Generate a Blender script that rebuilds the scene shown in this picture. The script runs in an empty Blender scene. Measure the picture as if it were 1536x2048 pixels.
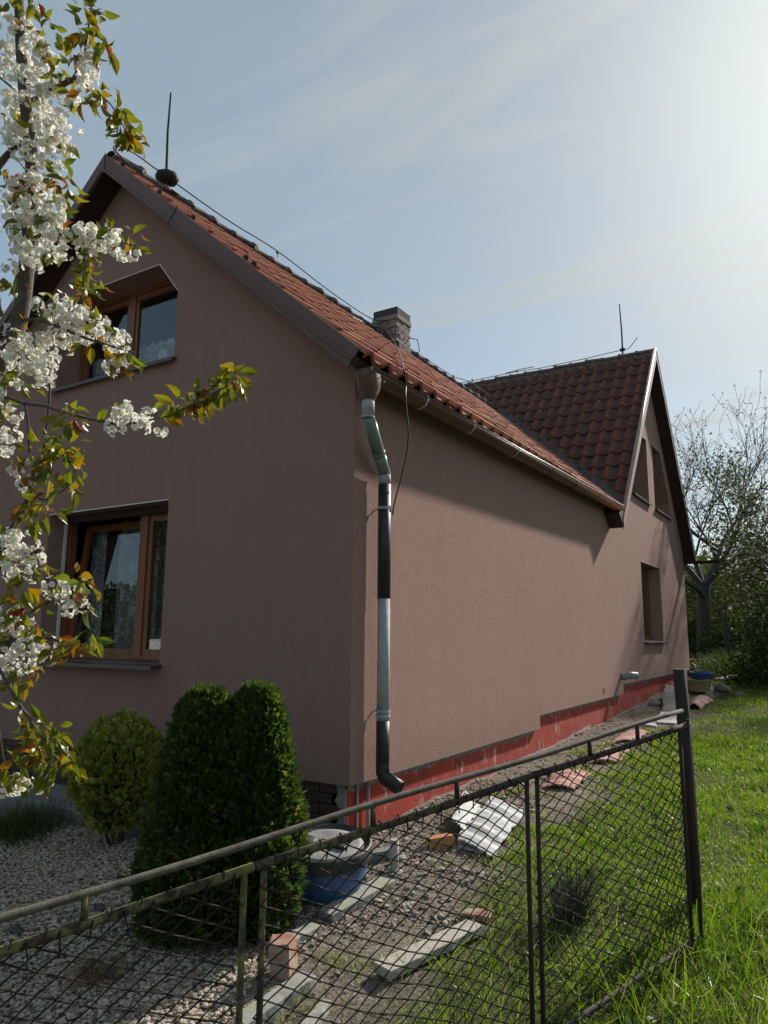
import bpy, math, random
import numpy as np
from mathutils import Matrix, Vector, geometry

# ------------------------------------------------------------------ camera, world, sun
SC = bpy.context.scene
COL = SC.collection
RAD = math.radians
rng = np.random.default_rng(7)
random.seed(7)

CAM = np.array([3.21020527, -4.71005118, 1.33390714])
YAW, PITCH, ROLL, FPX = RAD(121.837), RAD(9.566), RAD(0.4235), 1451.05
_f = np.array([math.cos(YAW)*math.cos(PITCH), math.sin(YAW)*math.cos(PITCH), math.sin(PITCH)])
_r = np.array([math.sin(YAW), -math.cos(YAW), 0.0]); _u = np.cross(_r, _f)
c_, s_ = math.cos(ROLL), math.sin(ROLL)
CR, CU, CF = c_*_r + s_*_u, -s_*_r + c_*_u, _f
cam = bpy.data.cameras.new('camera'); camo = bpy.data.objects.new('camera', cam); COL.objects.link(camo)
cam.sensor_fit = 'HORIZONTAL'; cam.sensor_width = 36; cam.lens = 36*FPX/1536
cam.clip_start = 0.05; cam.clip_end = 2000
m = Matrix.Identity(4)
for i in range(3):
    m[i][0], m[i][1], m[i][2], m[i][3] = CR[i], CU[i], -CF[i], CAM[i]
camo.matrix_world = m
SC.camera = camo

SUN = np.array([0.203, 0.811, 0.548]); SUN /= np.linalg.norm(SUN)
W_ = bpy.data.worlds.new('World'); SC.world = W_; W_.use_nodes = True
wt = W_.node_tree; wt.nodes.clear()
def N(nt, t, **kw):
    n = nt.nodes.new('ShaderNode'+t)
    for k, v in kw.items(): setattr(n, k, v)
    return n
def L(nt, a, b): nt.links.new(a, b)
def mathn(nt, op, a, b=None, c=None, clamp=False):
    n = N(nt, 'Math', operation=op); n.use_clamp = clamp
    for i, x in enumerate((a, b, c)):
        if x is None: continue
        if isinstance(x, (int, float)): n.inputs[i].default_value = x
        else: L(nt, x, n.inputs[i])
    return n.outputs[0]
def ramp(nt, fac, stops, interp='LINEAR'):
    n = N(nt, 'ValToRGB'); n.color_ramp.interpolation = interp
    el = n.color_ramp.elements
    while len(el) < len(stops): el.new(0.5)
    for e, (p, c) in zip(el, stops):
        e.position = p; e.color = (c, c, c, 1) if isinstance(c, (int, float)) else tuple(c)+(1,)
    L(nt, fac, n.inputs[0]); return n.outputs[0]
def mixc(nt, fac, a, b, mode='MIX'):
    n = N(nt, 'Mix', data_type='RGBA', blend_type=mode)
    for i, x in ((0, fac), (6, a), (7, b)):
        if isinstance(x, (int, float)): n.inputs[i].default_value = x
        elif isinstance(x, (tuple, list)): n.inputs[i].default_value = tuple(x)+((1,) if len(x) == 3 else ())
        else: L(nt, x, n.inputs[i])
    return n.outputs[2]
sky = N(wt, 'TexSky', sky_type='NISHITA', sun_disc=False)
sky.sun_elevation = math.asin(SUN[2]); sky.sun_rotation = math.atan2(SUN[0], SUN[1])
sky.air_density = 1.0; sky.dust_density = 0.6; sky.ozone_density = 1.6; sky.altitude = 200
tc = N(wt, 'TexCoord')
dotn = N(wt, 'VectorMath', operation='DOT_PRODUCT'); L(wt, tc.outputs['Generated'], dotn.inputs[0]); dotn.inputs[1].default_value = tuple(SUN)
sep = N(wt, 'SeparateXYZ'); L(wt, tc.outputs['Generated'], sep.inputs[0])
# thin high cirrus, projected on a plane overhead
zc = mathn(wt, 'MAXIMUM', sep.outputs[2], 0.06)
px_ = mathn(wt, 'DIVIDE', sep.outputs[0], zc); py_ = mathn(wt, 'DIVIDE', sep.outputs[1], zc)
cmb = N(wt, 'CombineXYZ'); L(wt, px_, cmb.inputs[0]); L(wt, py_, cmb.inputs[1])
mp = N(wt, 'Mapping'); mp.inputs['Rotation'].default_value = (0, 0, RAD(18)); mp.inputs['Scale'].default_value = (0.55, 2.2, 1); L(wt, cmb.outputs[0], mp.inputs[0])
cn = N(wt, 'TexNoise'); cn.inputs['Scale'].default_value = 1.6; cn.inputs['Detail'].default_value = 7; cn.inputs['Roughness'].default_value = 0.6; cn.inputs['Distortion'].default_value = 0.7
L(wt, mp.outputs[0], cn.inputs[0])
cn2 = N(wt, 'TexNoise'); cn2.inputs['Scale'].default_value = 0.7; cn2.inputs['Detail'].default_value = 4; L(wt, cmb.outputs[0], cn2.inputs[0])
streak = ramp(wt, cn.outputs[0], [(0.50, 0), (0.78, 1)])
patch = ramp(wt, cn2.outputs[0], [(0.35, 0.0), (0.75, 0.30)])
wisp = mathn(wt, 'MULTIPLY', streak, 0.48)
cl = mathn(wt, 'ADD', patch, wisp)
ang = mathn(wt, 'MAXIMUM', dotn.outputs['Value'], 0.0)
veil = ramp(wt, ang, [(0.0, 0.32), (0.60, 0.34), (0.82, 0.44), (0.92, 0.60), (0.97, 0.80), (1.0, 0.95)])
cov = mathn(wt, 'ADD', cl, veil, clamp=True)
lowv = ramp(wt, sep.outputs[2], [(0.0, 0.55), (0.35, 0.0)])
cov = mathn(wt, 'MAXIMUM', cov, lowv)
glow = mathn(wt, 'POWER', ang, 16.0)
gl2 = mathn(wt, 'MULTIPLY_ADD', glow, 4.2, 4.2)
veilc = N(wt, 'Mix', data_type='RGBA', blend_type='MULTIPLY'); veilc.inputs[0].default_value = 1
vm = mixc(wt, ramp(wt, ang, [(0.35, 0), (0.9, 1)]), (0.74, 0.96, 1.06), (0.94, 1.0, 0.98)); L(wt, vm, veilc.inputs[6])
cg = N(wt, 'CombineXYZ')
for i in range(3): L(wt, gl2, cg.inputs[i])
L(wt, cg.outputs[0], veilc.inputs[7])
hs = N(wt, 'HueSaturation'); hs.inputs['Saturation'].default_value = 0.90; L(wt, sky.outputs[0], hs.inputs['Color'])
skyc = mixc(wt, cov, mixc(wt, 1.0, hs.outputs[0], (0.955, 1.025, 1.0), 'MULTIPLY'), veilc.outputs[2])
bg = N(wt, 'Background'); bg.inputs[1].default_value = 0.095; L(wt, skyc, bg.inputs[0])
wo = N(wt, 'OutputWorld'); L(wt, bg.outputs[0], wo.inputs[0])

sl = bpy.data.lights.new('sun', 'SUN'); sl.energy = 4.7; sl.angle = RAD(2.0); sl.color = (1.0, 0.93, 0.83)
slo = bpy.data.objects.new('sun', sl); COL.objects.link(slo)
slo.rotation_euler = Vector(tuple(-SUN)).to_track_quat('-Z', 'Y').to_euler(); slo.location = (6, 20, 15)
SC.view_settings.view_transform = 'Standard'; SC.view_settings.look = 'None'
SC.view_settings.exposure = 0.42; SC.view_settings.gamma = 1.0
SC.cycles.max_bounces = 8; SC.cycles.transparent_max_bounces = 16; SC.cycles.use_denoising = True

# ------------------------------------------------------------------ helpers
ORG = {}
def pos(o): return ORG.get(o.name, np.zeros(3)) if o else np.zeros(3)
def tag(o, label=None, cat=None, group=None, kind=None):
    if label: o['label'] = label
    if cat: o['category'] = cat
    if group: o['group'] = group
    if kind: o['kind'] = kind
    return o
def empty(name, loc, parent=None):
    o = bpy.data.objects.new(name, None); COL.objects.link(o); o.empty_display_size = 0.1
    loc = np.array(loc, float); o.parent = parent; o.location = tuple(loc - pos(parent)); ORG[o.name] = loc
    return o
def link_mesh(name, me, loc, parent=None):
    o = bpy.data.objects.new(name, me); COL.objects.link(o)
    loc = np.array(loc, float); o.parent = parent; o.location = tuple(loc - pos(parent)); ORG[o.name] = loc
    return o
def place(name, me, Mx, parent=None):
    """an object sharing mesh data, at world matrix Mx (parents are never rotated)"""
    o = bpy.data.objects.new(name, me); COL.objects.link(o); o.parent = parent
    Mx = Mx.copy(); loc = np.array(Mx.translation); Mx.translation = Vector(tuple(loc - pos(parent)))
    o.matrix_basis = Mx; ORG[o.name] = loc
    return o
def shade(me, smooth):
    if smooth: me.polygons.foreach_set('use_smooth', np.ones(len(me.polygons), bool))
class MB:
    def __init__(s): s.v = []; s.f = []; s.mi = []
    def add(s, V, F, mi=0):
        b = len(s.v); s.v.extend([tuple(map(float, p)) for p in V]); s.f.extend([tuple(b+i for i in f) for f in F]); s.mi.extend([mi]*len(F)); return s
    def box(s, c, h, ax=None, mi=0):
        c = np.array(c, float); ax = np.eye(3) if ax is None else np.array(ax, float)
        V = [c + ax[0]*h[0]*i + ax[1]*h[1]*j + ax[2]*h[2]*k for i in (-1, 1) for j in (-1, 1) for k in (-1, 1)]
        return s.add(V, [(0,1,3,2),(4,6,7,5),(0,4,5,1),(2,3,7,6),(0,2,6,4),(1,5,7,3)], mi)
    def span(s, a, b, mi=0):
        a = np.array(a, float); b = np.array(b, float); return s.box((a+b)/2, np.abs(b-a)/2, mi=mi)
    def tube(s, pts, rad, n=8, caps=True, mi=0, hollow=False):
        pts = [np.array(p, float) for p in pts]; k = len(pts)
        rad = [rad]*k if np.isscalar(rad) else list(rad)
        t0 = pts[1]-pts[0]; t0 /= np.linalg.norm(t0)+1e-12
        a = np.cross(t0, (0,0,1.0)); 
        if np.linalg.norm(a) < .05: a = np.cross(t0, (1.0,0,0))
        a /= np.linalg.norm(a); V = []; F = []
        for i in range(k):
            t = pts[min(i+1,k-1)]-pts[max(i-1,0)]; t = t/(np.linalg.norm(t)+1e-12)
            a = a - t*np.dot(a,t); a /= np.linalg.norm(a)+1e-12; b = np.cross(t,a)
            for j in range(n):
                an = 2*math.pi*j/n; V.append(pts[i]+(a*math.cos(an)+b*math.sin(an))*rad[i])
        for i in range(k-1):
            for j in range(n):
                F.append((i*n+j, i*n+(j+1)%n, (i+1)*n+(j+1)%n, (i+1)*n+j))
        if caps: F.append(tuple(range(n-1,-1,-1))); F.append(tuple((k-1)*n+j for j in range(n)))
        return s.add(V, F, mi)
    def lathe(s, prof, c, n=20, mi=0, axis=(0,0,1), close=False):
        ax = np.array(axis, float); ax /= np.linalg.norm(ax)
        a = np.cross(ax, (0,1.0,0)); 
        if np.linalg.norm(a) < .1: a = np.cross(ax, (1.0,0,0))
        a /= np.linalg.norm(a); b = np.cross(ax, a); c = np.array(c, float); V = []; F = []
        for r, h in prof:
            for j in range(n):
                an = 2*math.pi*j/n; V.append(c+ax*h+(a*math.cos(an)+b*math.sin(an))*r)
        for i in range(len(prof)-1):
            for j in range(n): F.append((i*n+j, i*n+(j+1)%n, (i+1)*n+(j+1)%n, (i+1)*n+j))
        if close: F.append(tuple(range(n-1,-1,-1))); F.append(tuple((len(prof)-1)*n+j for j in range(n)))
        return s.add(V, F, mi)
    def slab(s, outer, holes, o, u, v, n, th, mi=0):
        """polygon with holes in the plane (o,u,v), front towards n, extruded by th behind it"""
        o, u, v, n = (np.array(x, float) for x in (o,u,v,n)); loops = [outer]+list(holes)
        tri = geometry.tessellate_polygon([[Vector((p[0],p[1],0)) for p in l] for l in loops])
        P2 = [p for l in loops for p in l]; k = len(P2)
        V = [o+u*p[0]+v*p[1] for p in P2]; V += [q-n*th for q in V]; F = []
        for t in tri:
            nn = np.cross(V[t[1]]-V[t[0]], V[t[2]]-V[t[0]])
            t = t if np.dot(nn,n) > 0 else t[::-1]
            F.append(tuple(t)); F.append(tuple(i+k for i in t[::-1]))
        b = 0
        for l in loops:
            q = len(l)
            for i in range(q): F.append((b+i, b+(i+1)%q, b+(i+1)%q+k, b+i+k))
            b += q
        return s.add(V, F, mi)
    def obj(s, name, mats, parent=None, smooth=False, loc=None, bevel=0):
        V = np.array(s.v)
        if loc is None: loc = pos(parent) if parent else np.array([*(V[:,:2].min(0)+V[:,:2].max(0))/2, V[:,2].min()])
        me = bpy.data.meshes.new(name); me.from_pydata((V-loc).tolist(), [], s.f)
        mats = mats if isinstance(mats, (list, tuple)) else [mats]
        for mt in mats: me.materials.append(mt)
        if len(mats) > 1: me.polygons.foreach_set('material_index', s.mi)
        shade(me, smooth); me.update()
        import bmesh
        bm = bmesh.new(); bm.from_mesh(me); bmesh.ops.recalc_face_normals(bm, faces=bm.faces)
        if bevel: bmesh.ops.bevel(bm, geom=list(bm.edges), offset=bevel, segments=1, affect='EDGES', profile=0.5)
        bm.to_mesh(me); bm.free()
        return link_mesh(name, me, loc, parent)
def scatter_mesh(name, TV, TF, T, mats, tmi=None, smooth=False, loc=(0,0,0)):
    """template verts TV (n,3), faces TF copied by T = list of (3x3, pos) arrays -> ONE mesh, built with foreach_set"""
    R_, p_ = T; k = len(p_); TV = np.asarray(TV, float); n = len(TV)
    V = (np.einsum('kij,nj->kni', R_, TV) + p_[:,None,:] - np.array(loc)).reshape(-1,3)
    sizes = np.array([len(f) for f in TF]); idx = np.concatenate([np.array(f) for f in TF])
    me = bpy.data.meshes.new(name)
    me.vertices.add(k*n); me.vertices.foreach_set('co', V.astype(np.float32).ravel())
    LI = (idx[None,:] + (np.arange(k)*n)[:,None]).ravel().astype(np.int32)
    me.loops.add(len(LI)); me.loops.foreach_set('vertex_index', LI)
    LT = np.tile(sizes, k); st = np.concatenate([[0], np.cumsum(LT)[:-1]]).astype(np.int32)
    me.polygons.add(len(LT)); me.polygons.foreach_set('loop_start', st); me.polygons.foreach_set('loop_total', LT.astype(np.int32))
    for mt in (mats if isinstance(mats, (list, tuple)) else [mats]): me.materials.append(mt)
    if tmi is not None: me.polygons.foreach_set('material_index', np.tile(np.array(tmi, np.int32), k))
    me.polygons.foreach_set('use_smooth', np.full(len(LT), bool(smooth)))
    me.update(calc_edges=True); me.validate()
    return me
def spl(pts, m_=5):
    P = [np.array(p,float) for p in pts]; P = [2*P[0]-P[1]]+P+[2*P[-1]-P[-2]]; out = []
    for i in range(1,len(P)-2):
        for k in range(m_):
            t = k/m_; a,b,c,d = P[i-1:i+3]; out.append(.5*((2*b)+(c-a)*t+(2*a-5*b+4*c-d)*t*t+(3*b-a-3*c+d)*t**3))
    out.append(P[-2]); return out
def nrm(a): return a/(np.linalg.norm(a, axis=-1, keepdims=True)+1e-12)
def frames(d, roll=None, s=1.0):
    """rotation matrices with local +y along d, random roll; s scale (scalar or (k,) or (k,3))"""
    d = nrm(np.asarray(d, float)); k = len(d)
    r = rng.normal(size=(k,3)) if roll is None else np.broadcast_to(np.asarray(roll, float), (k,3))
    x = nrm(np.cross(d, r)); z = np.cross(x, d)
    M_ = np.stack([x, d, z], axis=2)
    s = np.asarray(s, float)
    if s.ndim == 0: return M_*s
    if s.ndim == 1: return M_*s[:,None,None]
    return M_*s[:,None,:]
def at(u, v, depth): return CAM + depth*(CF + CR*(u-768)/FPX - CU*(v-1024)/FPX)
def hit(u, v, ax, val):
    d = CF + CR*(u-768)/FPX - CU*(v-1024)/FPX; return CAM + d*(val-CAM[ax])/d[ax]
def proj(p):
    q = np.asarray(p, float)-CAM; z = q@CF
    return np.stack([768+FPX*(q@CR)/z, 1024-FPX*(q@CU)/z, z], -1)
def vnoise(x, y, seed=0):
    x = np.asarray(x, float); y = np.asarray(y, float)
    def h(i, j): 
        q = np.sin(i*127.1+j*311.7+seed*74.7)*43758.5453; return q-np.floor(q)
    i, j = np.floor(x), np.floor(y); a, b = x-i, y-j; a = a*a*(3-2*a); b = b*b*(3-2*b)
    return (h(i,j)*(1-a)+h(i+1,j)*a)*(1-b)+(h(i,j+1)*(1-a)+h(i+1,j+1)*a)*b
def G0(x, y):
    y = np.asarray(y, float)
    return np.where(y < 0, -0.2+0.1*np.maximum(y, -6), np.where(y < 14, -0.2+0.032*y, 0.248+0.018*(np.minimum(y, 60)-14)))
def G(x, y):
    x = np.asarray(x, float)
    return G0(x, y) + 0.05*(vnoise(x*1.3, np.asarray(y)*1.3, 1)-.5) + 0.03*(vnoise(x*4, np.asarray(y)*4, 2)-.5)*np.where(x > -.2, 1, .3)
def ground_hit(u, v):
    z = -0.2
    for _ in range(8):
        p = hit(u, v, 2, z); z = float(G(p[0], p[1]))
    return hit(u, v, 2, z)

# ------------------------------------------------------------------ materials
def mat(name, col=(.5,.5,.5), rough=.7, metal=0.0, spec=None):
    mt = bpy.data.materials.new(name); mt.use_nodes = True; nt = mt.node_tree; b = nt.nodes['Principled BSDF']
    b.inputs['Base Color'].default_value = tuple(col)+(1,); b.inputs['Roughness'].default_value = rough; b.inputs['Metallic'].default_value = metal
    if spec is not None: b.inputs['Specular IOR Level'].default_value = spec
    return mt, nt, b
def gpos(nt, sc=(1,1,1)):
    g = N(nt, 'NewGeometry')
    if sc == (1,1,1): return g.outputs['Position']
    m_ = N(nt, 'Mapping'); m_.inputs['Scale'].default_value = sc; L(nt, g.outputs['Position'], m_.inputs[0]); return m_.outputs[0]
def noise(nt, scale, detail=4, rough=.55, sc=(1,1,1), dist=0.0, vec=None):
    n = N(nt, 'TexNoise'); n.inputs['Scale'].default_value = scale; n.inputs['Detail'].default_value = detail; n.inputs['Roughness'].default_value = rough; n.inputs['Distortion'].default_value = dist
    L(nt, vec if vec is not None else gpos(nt, sc), n.inputs['Vector']); return n.outputs[0]
def bump(nt, b, h, strength=.5, dist=.01):
    n = N(nt, 'Bump'); n.inputs['Strength'].default_value = strength; n.inputs['Distance'].default_value = dist
    L(nt, h, n.inputs['Height']); L(nt, n.outputs[0], b.inputs['Normal'])
def speck(name, c1, c2, scale=20, rough=.8, metal=0, bmp=.3, bd=.004, sc=(1,1,1), lo=.35, hi=.65, detail=5, third=None):
    mt, nt, b = mat(name, c1, rough, metal); f = ramp(nt, noise(nt, scale, detail, .6, sc), [(lo,0),(hi,1)])
    c = mixc(nt, f, c1, c2)
    if third: c = mixc(nt, ramp(nt, noise(nt, third[1], 4, .65), [(third[2],0),(third[3],1)]), c, third[0])
    L(nt, c, b.inputs['Base Color'])
    if bmp: bump(nt, b, noise(nt, scale*3, 4, .6, sc), bmp, bd)
    return mt
# coarse rubbed render, mauve brown
def plaster(name, c, c2):
    mt, nt, b = mat(name, c, .93, spec=.2)
    big = ramp(nt, noise(nt, .55, 4, .6), [(.3,0),(.7,1)]); mid = ramp(nt, noise(nt, 9, 5, .65, (1,1,.45)), [(.3,0),(.72,1)])
    cc = mixc(nt, big, c, c2); cc = mixc(nt, mathn(nt,'MULTIPLY',mid,.34), cc, tuple(x*.70 for x in c))
    run = ramp(nt, noise(nt, 3.2, 5, .7, (1,1,.10)), [(.48,0),(.75,.20)]); cc = mixc(nt, run, cc, tuple(x*.66 for x in c))
    sz = N(nt,'SeparateXYZ'); L(nt, gpos(nt), sz.inputs[0]); spl0 = ramp(nt, mathn(nt,'MULTIPLY_ADD', noise(nt, 5, 5, .7), .5, sz.outputs[2]), [(.45,.45),(.85,0)]); cc = mixc(nt, spl0, cc, (.20,.145,.115))
    fine = noise(nt, 75, 3, .7, (1,1,.6))
    cc = mixc(nt, ramp(nt, fine, [(.45,0),(.75,.22)]), cc, tuple(min(1,x*1.5) for x in c)); L(nt, cc, b.inputs['Base Color'])
    # grooves rubbed mostly downwards, plus grain
    g1 = noise(nt, 48, 4, .7, (1,1,.55), .9); g2 = noise(nt, 130, 3, .6)
    h = mathn(nt, 'MULTIPLY_ADD', g1, 1.1, mathn(nt,'MULTIPLY',g2,.6)); bump(nt, b, h, .8, .014)
    return mt
PLASTER = plaster('render_mauve_brown', (.326,.198,.163), (.356,.212,.175))
def tilemat(name, a, b_, dark, moss, pan=0.0):
    mt, nt, b = mat(name, a, .82, spec=.25)
    oi = N(nt, 'ObjectInfo'); gi = N(nt, 'NewGeometry')
    r = mathn(nt, 'FRACT', mathn(nt, 'ADD', oi.outputs['Random'], gi.outputs['Random Per Island']))
    c = mixc(nt, r, a, b_)
    n1 = ramp(nt, noise(nt, 6.5, 5, .65), [(.42,0),(.68,1)]); c = mixc(nt, mathn(nt,'MULTIPLY',n1,moss), c, dark)
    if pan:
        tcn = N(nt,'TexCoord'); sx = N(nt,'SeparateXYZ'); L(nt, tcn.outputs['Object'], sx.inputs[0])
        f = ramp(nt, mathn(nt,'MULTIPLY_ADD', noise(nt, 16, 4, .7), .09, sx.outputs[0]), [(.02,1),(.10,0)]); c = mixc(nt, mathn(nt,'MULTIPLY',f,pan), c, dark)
    n2 = ramp(nt, noise(nt, 38, 3, .6), [(.66,0),(.76,.55)]); c = mixc(nt, n2, c, (.30,.29,.26)); L(nt, c, b.inputs['Base Color'])
    bump(nt, b, noise(nt, 60, 4, .6), .35, .004); return mt
TILE_NEW = tilemat('orange_red_clay_tile', (.42,.135,.068), (.30,.095,.052), (.15,.075,.052), .5)
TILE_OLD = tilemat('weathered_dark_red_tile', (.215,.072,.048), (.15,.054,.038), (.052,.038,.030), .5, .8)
RIDGE_M = speck('mortared_ridge', (.10,.06,.05), (.17,.16,.15), 14, .95, 0, .6, .01)
BARGE = speck('brown_barge_metal', (.135,.068,.056), (.12,.058,.048), 3, .5, 0, .06, .002)
SOFFIT = speck('dark_soffit_board', (.035,.018,.014), (.05,.026,.02), 6, .8, 0, .2, .003)
BARGE_PALE = speck('weathered_pale_verge', (.40,.28,.25), (.30,.19,.17), 9, .5, 0, .1, .002)
GUTTER = speck('brown_gutter_paint', (.115,.052,.032), (.095,.04,.026), 7, .38, 0, .05, .001)
GALV = speck('galvanised_zinc', (.38,.41,.41), (.29,.32,.325), 34, .8, .0, .08, .001, detail=3, third=((.24,.25,.25), 6, .5, .75))
GREENPIPE = speck('grey_green_plastic', (.17,.225,.195), (.14,.19,.165), 6, .3, 0, .05, .001)
BLACKPIPE = speck('black_plastic_pipe', (.016,.016,.017), (.028,.028,.028), 10, .5, 0, .1, .002)
GREYPIPE = speck('grey_plastic_pipe', (.22,.24,.23), (.17,.18,.18), 10, .5, 0, .1, .002)
IRON = speck('black_iron', (.012,.012,.013), (.022,.021,.02), 20, .75, .0, .1, .002)
WIREM = speck('rusty_chain_wire', (.012,.009,.008), (.028,.018,.013), 30, .95, .0, .0)
CABLE = speck('black_cable', (.012,.012,.013), (.03,.03,.03), 12, .5, 0, 0)
LEAD = speck('lead_flashing', (.035,.035,.034), (.075,.072,.068), 12, .85, .0, .6, .01)
WOOD = speck('brown_window_wood', (.235,.082,.026), (.15,.05,.018), 5, .38, 0, .1, .001, (1,1,6))
WOODV = speck('brown_window_wood_upright', (.235,.082,.026), (.15,.05,.018), 5, .38, 0, .1, .001, (6,6,.5))
SILL = speck('brown_sill_metal', (.075,.058,.055), (.06,.045,.043), 5, .35, 0, .03, .001)
TRIMW = speck('white_pvc_trim', (.72,.72,.70), (.62,.62,.6), 5, .4, 0, 0)
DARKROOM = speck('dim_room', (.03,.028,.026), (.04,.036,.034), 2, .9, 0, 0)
BRICKD = None
def brickmat(name, a, b_, wear, wcol, wl=.58, wh=.72, rough=.75):
    mt, nt, b = mat(name, a, rough); oi = N(nt,'ObjectInfo'); c = mixc(nt, oi.outputs['Random'], a, b_)
    w = ramp(nt, noise(nt, 13, 5, .65), [(wl,0),(wh,wear)]); c = mixc(nt, w, c, wcol); L(nt, c, b.inputs['Base Color']); bump(nt, b, noise(nt, 50, 4, .6), .5, .004); return mt
BRICKD = brickmat('dark_brown_plinth_brick', (.030,.016,.013), (.050,.025,.02), .5, (.10,.09,.08), .62, .75, .45)
BRICKC = brickmat('sooty_chimney_brick', (.20,.175,.155), (.30,.265,.235), .9, (.035,.033,.03), .46, .66, .95)
SOOT = brickmat('soot_black_brick', (.045,.042,.038), (.06,.055,.05), .6, (.13,.12,.11), .55, .7, .95)
BRICKO = brickmat('broken_orange_brick', (.33,.135,.08), (.27,.11,.075), .85, (.36,.30,.25), .42, .58, .95)
MORTAR = speck('pale_mortar', (.22,.21,.195), (.15,.145,.135), 25, .95, 0, .4, .004)
MORTARD = speck('plinth_joint_mortar', (.13,.118,.105), (.08,.072,.065), 25, .95, 0, .4, .004)
CONC = speck('weathered_concrete', (.36,.35,.315), (.25,.245,.22), 14, .95, 0, .5, .006, third=((.33,.33,.20), 5, .5, .68))
CONCG = speck('grey_concrete', (.22,.215,.205), (.15,.145,.14), 9, .95, 0, .4, .006)
def redplinth():
    mt, nt, b = mat('peeling_red_paint', (.36,.035,.022), .72)
    c = mixc(nt, ramp(nt, noise(nt, 5, 5, .6), [(.35,0),(.7,1)]), (.38,.030,.012), (.22,.021,.012))
    w = ramp(nt, noise(nt, 11, 6, .72, (1,1,.32)), [(.585,0),(.63,1)]); c = mixc(nt, w, c, (.34,.29,.25))
    # bare render under the new wall coat's lower edge, ragged
    g = N(nt,'NewGeometry'); sx = N(nt,'SeparateXYZ'); L(nt, g.outputs['Position'], sx.inputs[0])
    step = mathn(nt,'ADD', mathn(nt,'MULTIPLY', mathn(nt,'GREATER_THAN', sx.outputs[1], 4.13), .156), mathn(nt,'MULTIPLY', mathn(nt,'GREATER_THAN', sx.outputs[1], 8.26), .153))
    hgt = mathn(nt,'SUBTRACT', mathn(nt,'ADD', step, .208), sx.outputs[2])
    rag = mathn(nt,'MULTIPLY', noise(nt, 9, 5, .75, (1,1,.35)), .22)
    f = mathn(nt,'LESS_THAN', hgt, mathn(nt,'SUBTRACT', rag, .055)); c = mixc(nt, f, c, mixc(nt, noise(nt, 18, 3), (.06,.05,.045), (.30,.27,.24))); L(nt, c, b.inputs['Base Color'])
    bump(nt, b, noise(nt, 30, 5, .65), .5, .008); return mt
REDP = redplinth()
def rusty(name, a, b_, lich=0.0, lc=(.22,.20,.06), scale=24, rough=.85):
    mt, nt, b = mat(name, a, rough, .15); c = mixc(nt, ramp(nt, noise(nt, scale, 5, .65), [(.35,0),(.65,1)]), a, b_)
    if lich:
        g = N(nt,'NewGeometry'); sx = N(nt,'SeparateXYZ'); L(nt, g.outputs['Position'], sx.inputs[0])
        near = ramp(nt, mathn(nt,'MULTIPLY_ADD', sx.outputs[1], -.3, -.55), [(0,0),(.35,1)])
        w = mathn(nt,'MULTIPLY', ramp(nt, noise(nt, 16, 5, .7), [(.42,0),(.6,lich)]), near); c = mixc(nt, w, c, lc)
    L(nt, c, b.inputs['Base Color']); bump(nt, b, noise(nt, 110, 4, .7), .8, .003); return mt
RAIL = rusty('grey_rusty_rail', (.12,.10,.082), (.06,.044,.034), .5, (.20,.19,.11))
FRAME = rusty('rust_brown_frame', (.058,.034,.024), (.035,.022,.017), .85)
POSTM = rusty('dark_rusty_post', (.022,.016,.014), (.045,.026,.02), 0, scale=12)
def leafmat(name, stops, trans=.45, rough=.45, spec=.4):
    mt, nt, b = mat(name, stops[0][1], rough, spec=spec); g = N(nt,'NewGeometry'); oi = N(nt,'ObjectInfo')
    r = mathn(nt,'FRACT', mathn(nt,'ADD', g.outputs['Random Per Island'], oi.outputs['Random']))
    c = ramp(nt, r, stops); L(nt, c, b.inputs['Base Color'])
    t = N(nt,'BsdfTranslucent'); hv = N(nt,'HueSaturation'); hv.inputs['Value'].default_value = 1.5; hv.inputs['Saturation'].default_value = 1.1; L(nt, c, hv.inputs['Color']); L(nt, hv.outputs[0], t.inputs[0])
    ms = N(nt,'MixShader'); ms.inputs[0].default_value = trans; L(nt, b.outputs[0], ms.inputs[1]); L(nt, t.outputs[0], ms.inputs[2])
    L(nt, ms.outputs[0], nt.nodes['Material Output'].inputs[0]); return mt
GRASSM = leafmat('lawn_grass', [(0,(.066,.14,.015)),(.35,(.11,.195,.019)),(.7,(.17,.24,.03)),(.93,(.20,.21,.055)),(1,(.32,.28,.13))], .5, .4)
WEEDM = leafmat('dark_weeds', [(0,(.03,.06,.015)),(.6,(.05,.085,.02)),(1,(.12,.12,.05))], .4)
LAWNWEED = leafmat('broad_weed_leaf', [(0,(.035,.085,.014)),(.6,(.06,.12,.02)),(1,(.10,.15,.03))], .35, .5, .3)
STRAWM = leafmat('dry_straw', [(0,(.20,.14,.08)),(.6,(.30,.22,.13)),(1,(.12,.08,.05))], .25, .8)
CHERRYL = leafmat('young_cherry_leaf', [(0,(.085,.115,.014)),(.45,(.14,.15,.018)),(.74,(.19,.155,.018)),(.92,(.22,.11,.018)),(.985,(.20,.06,.02)),(1,(.2,.04,.02))], .5, .35)
PETAL = leafmat('white_petal', [(0,(.66,.65,.59)),(1,(.77,.755,.71))], .38, .7, .15)
STAMEN = leafmat('greenish_stamen', [(0,(.35,.34,.12)),(1,(.45,.36,.14))], .3, .7)
BARK = speck('grey_brown_bark', (.105,.085,.07), (.055,.043,.036), 30, .9, 0, .6, .006, (1,1,.4), third=((.16,.15,.13), 7, .55, .7))
BARKD = speck('dark_twig_bark', (.045,.036,.03), (.075,.06,.05), 30, .9, 0, .3, .003)
THUJAM = leafmat('thuja_scale_leaf', [(0,(.030,.058,.014)),(.5,(.047,.082,.019)),(.85,(.085,.115,.022)),(1,(.16,.16,.03))], .35, .55)
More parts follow.
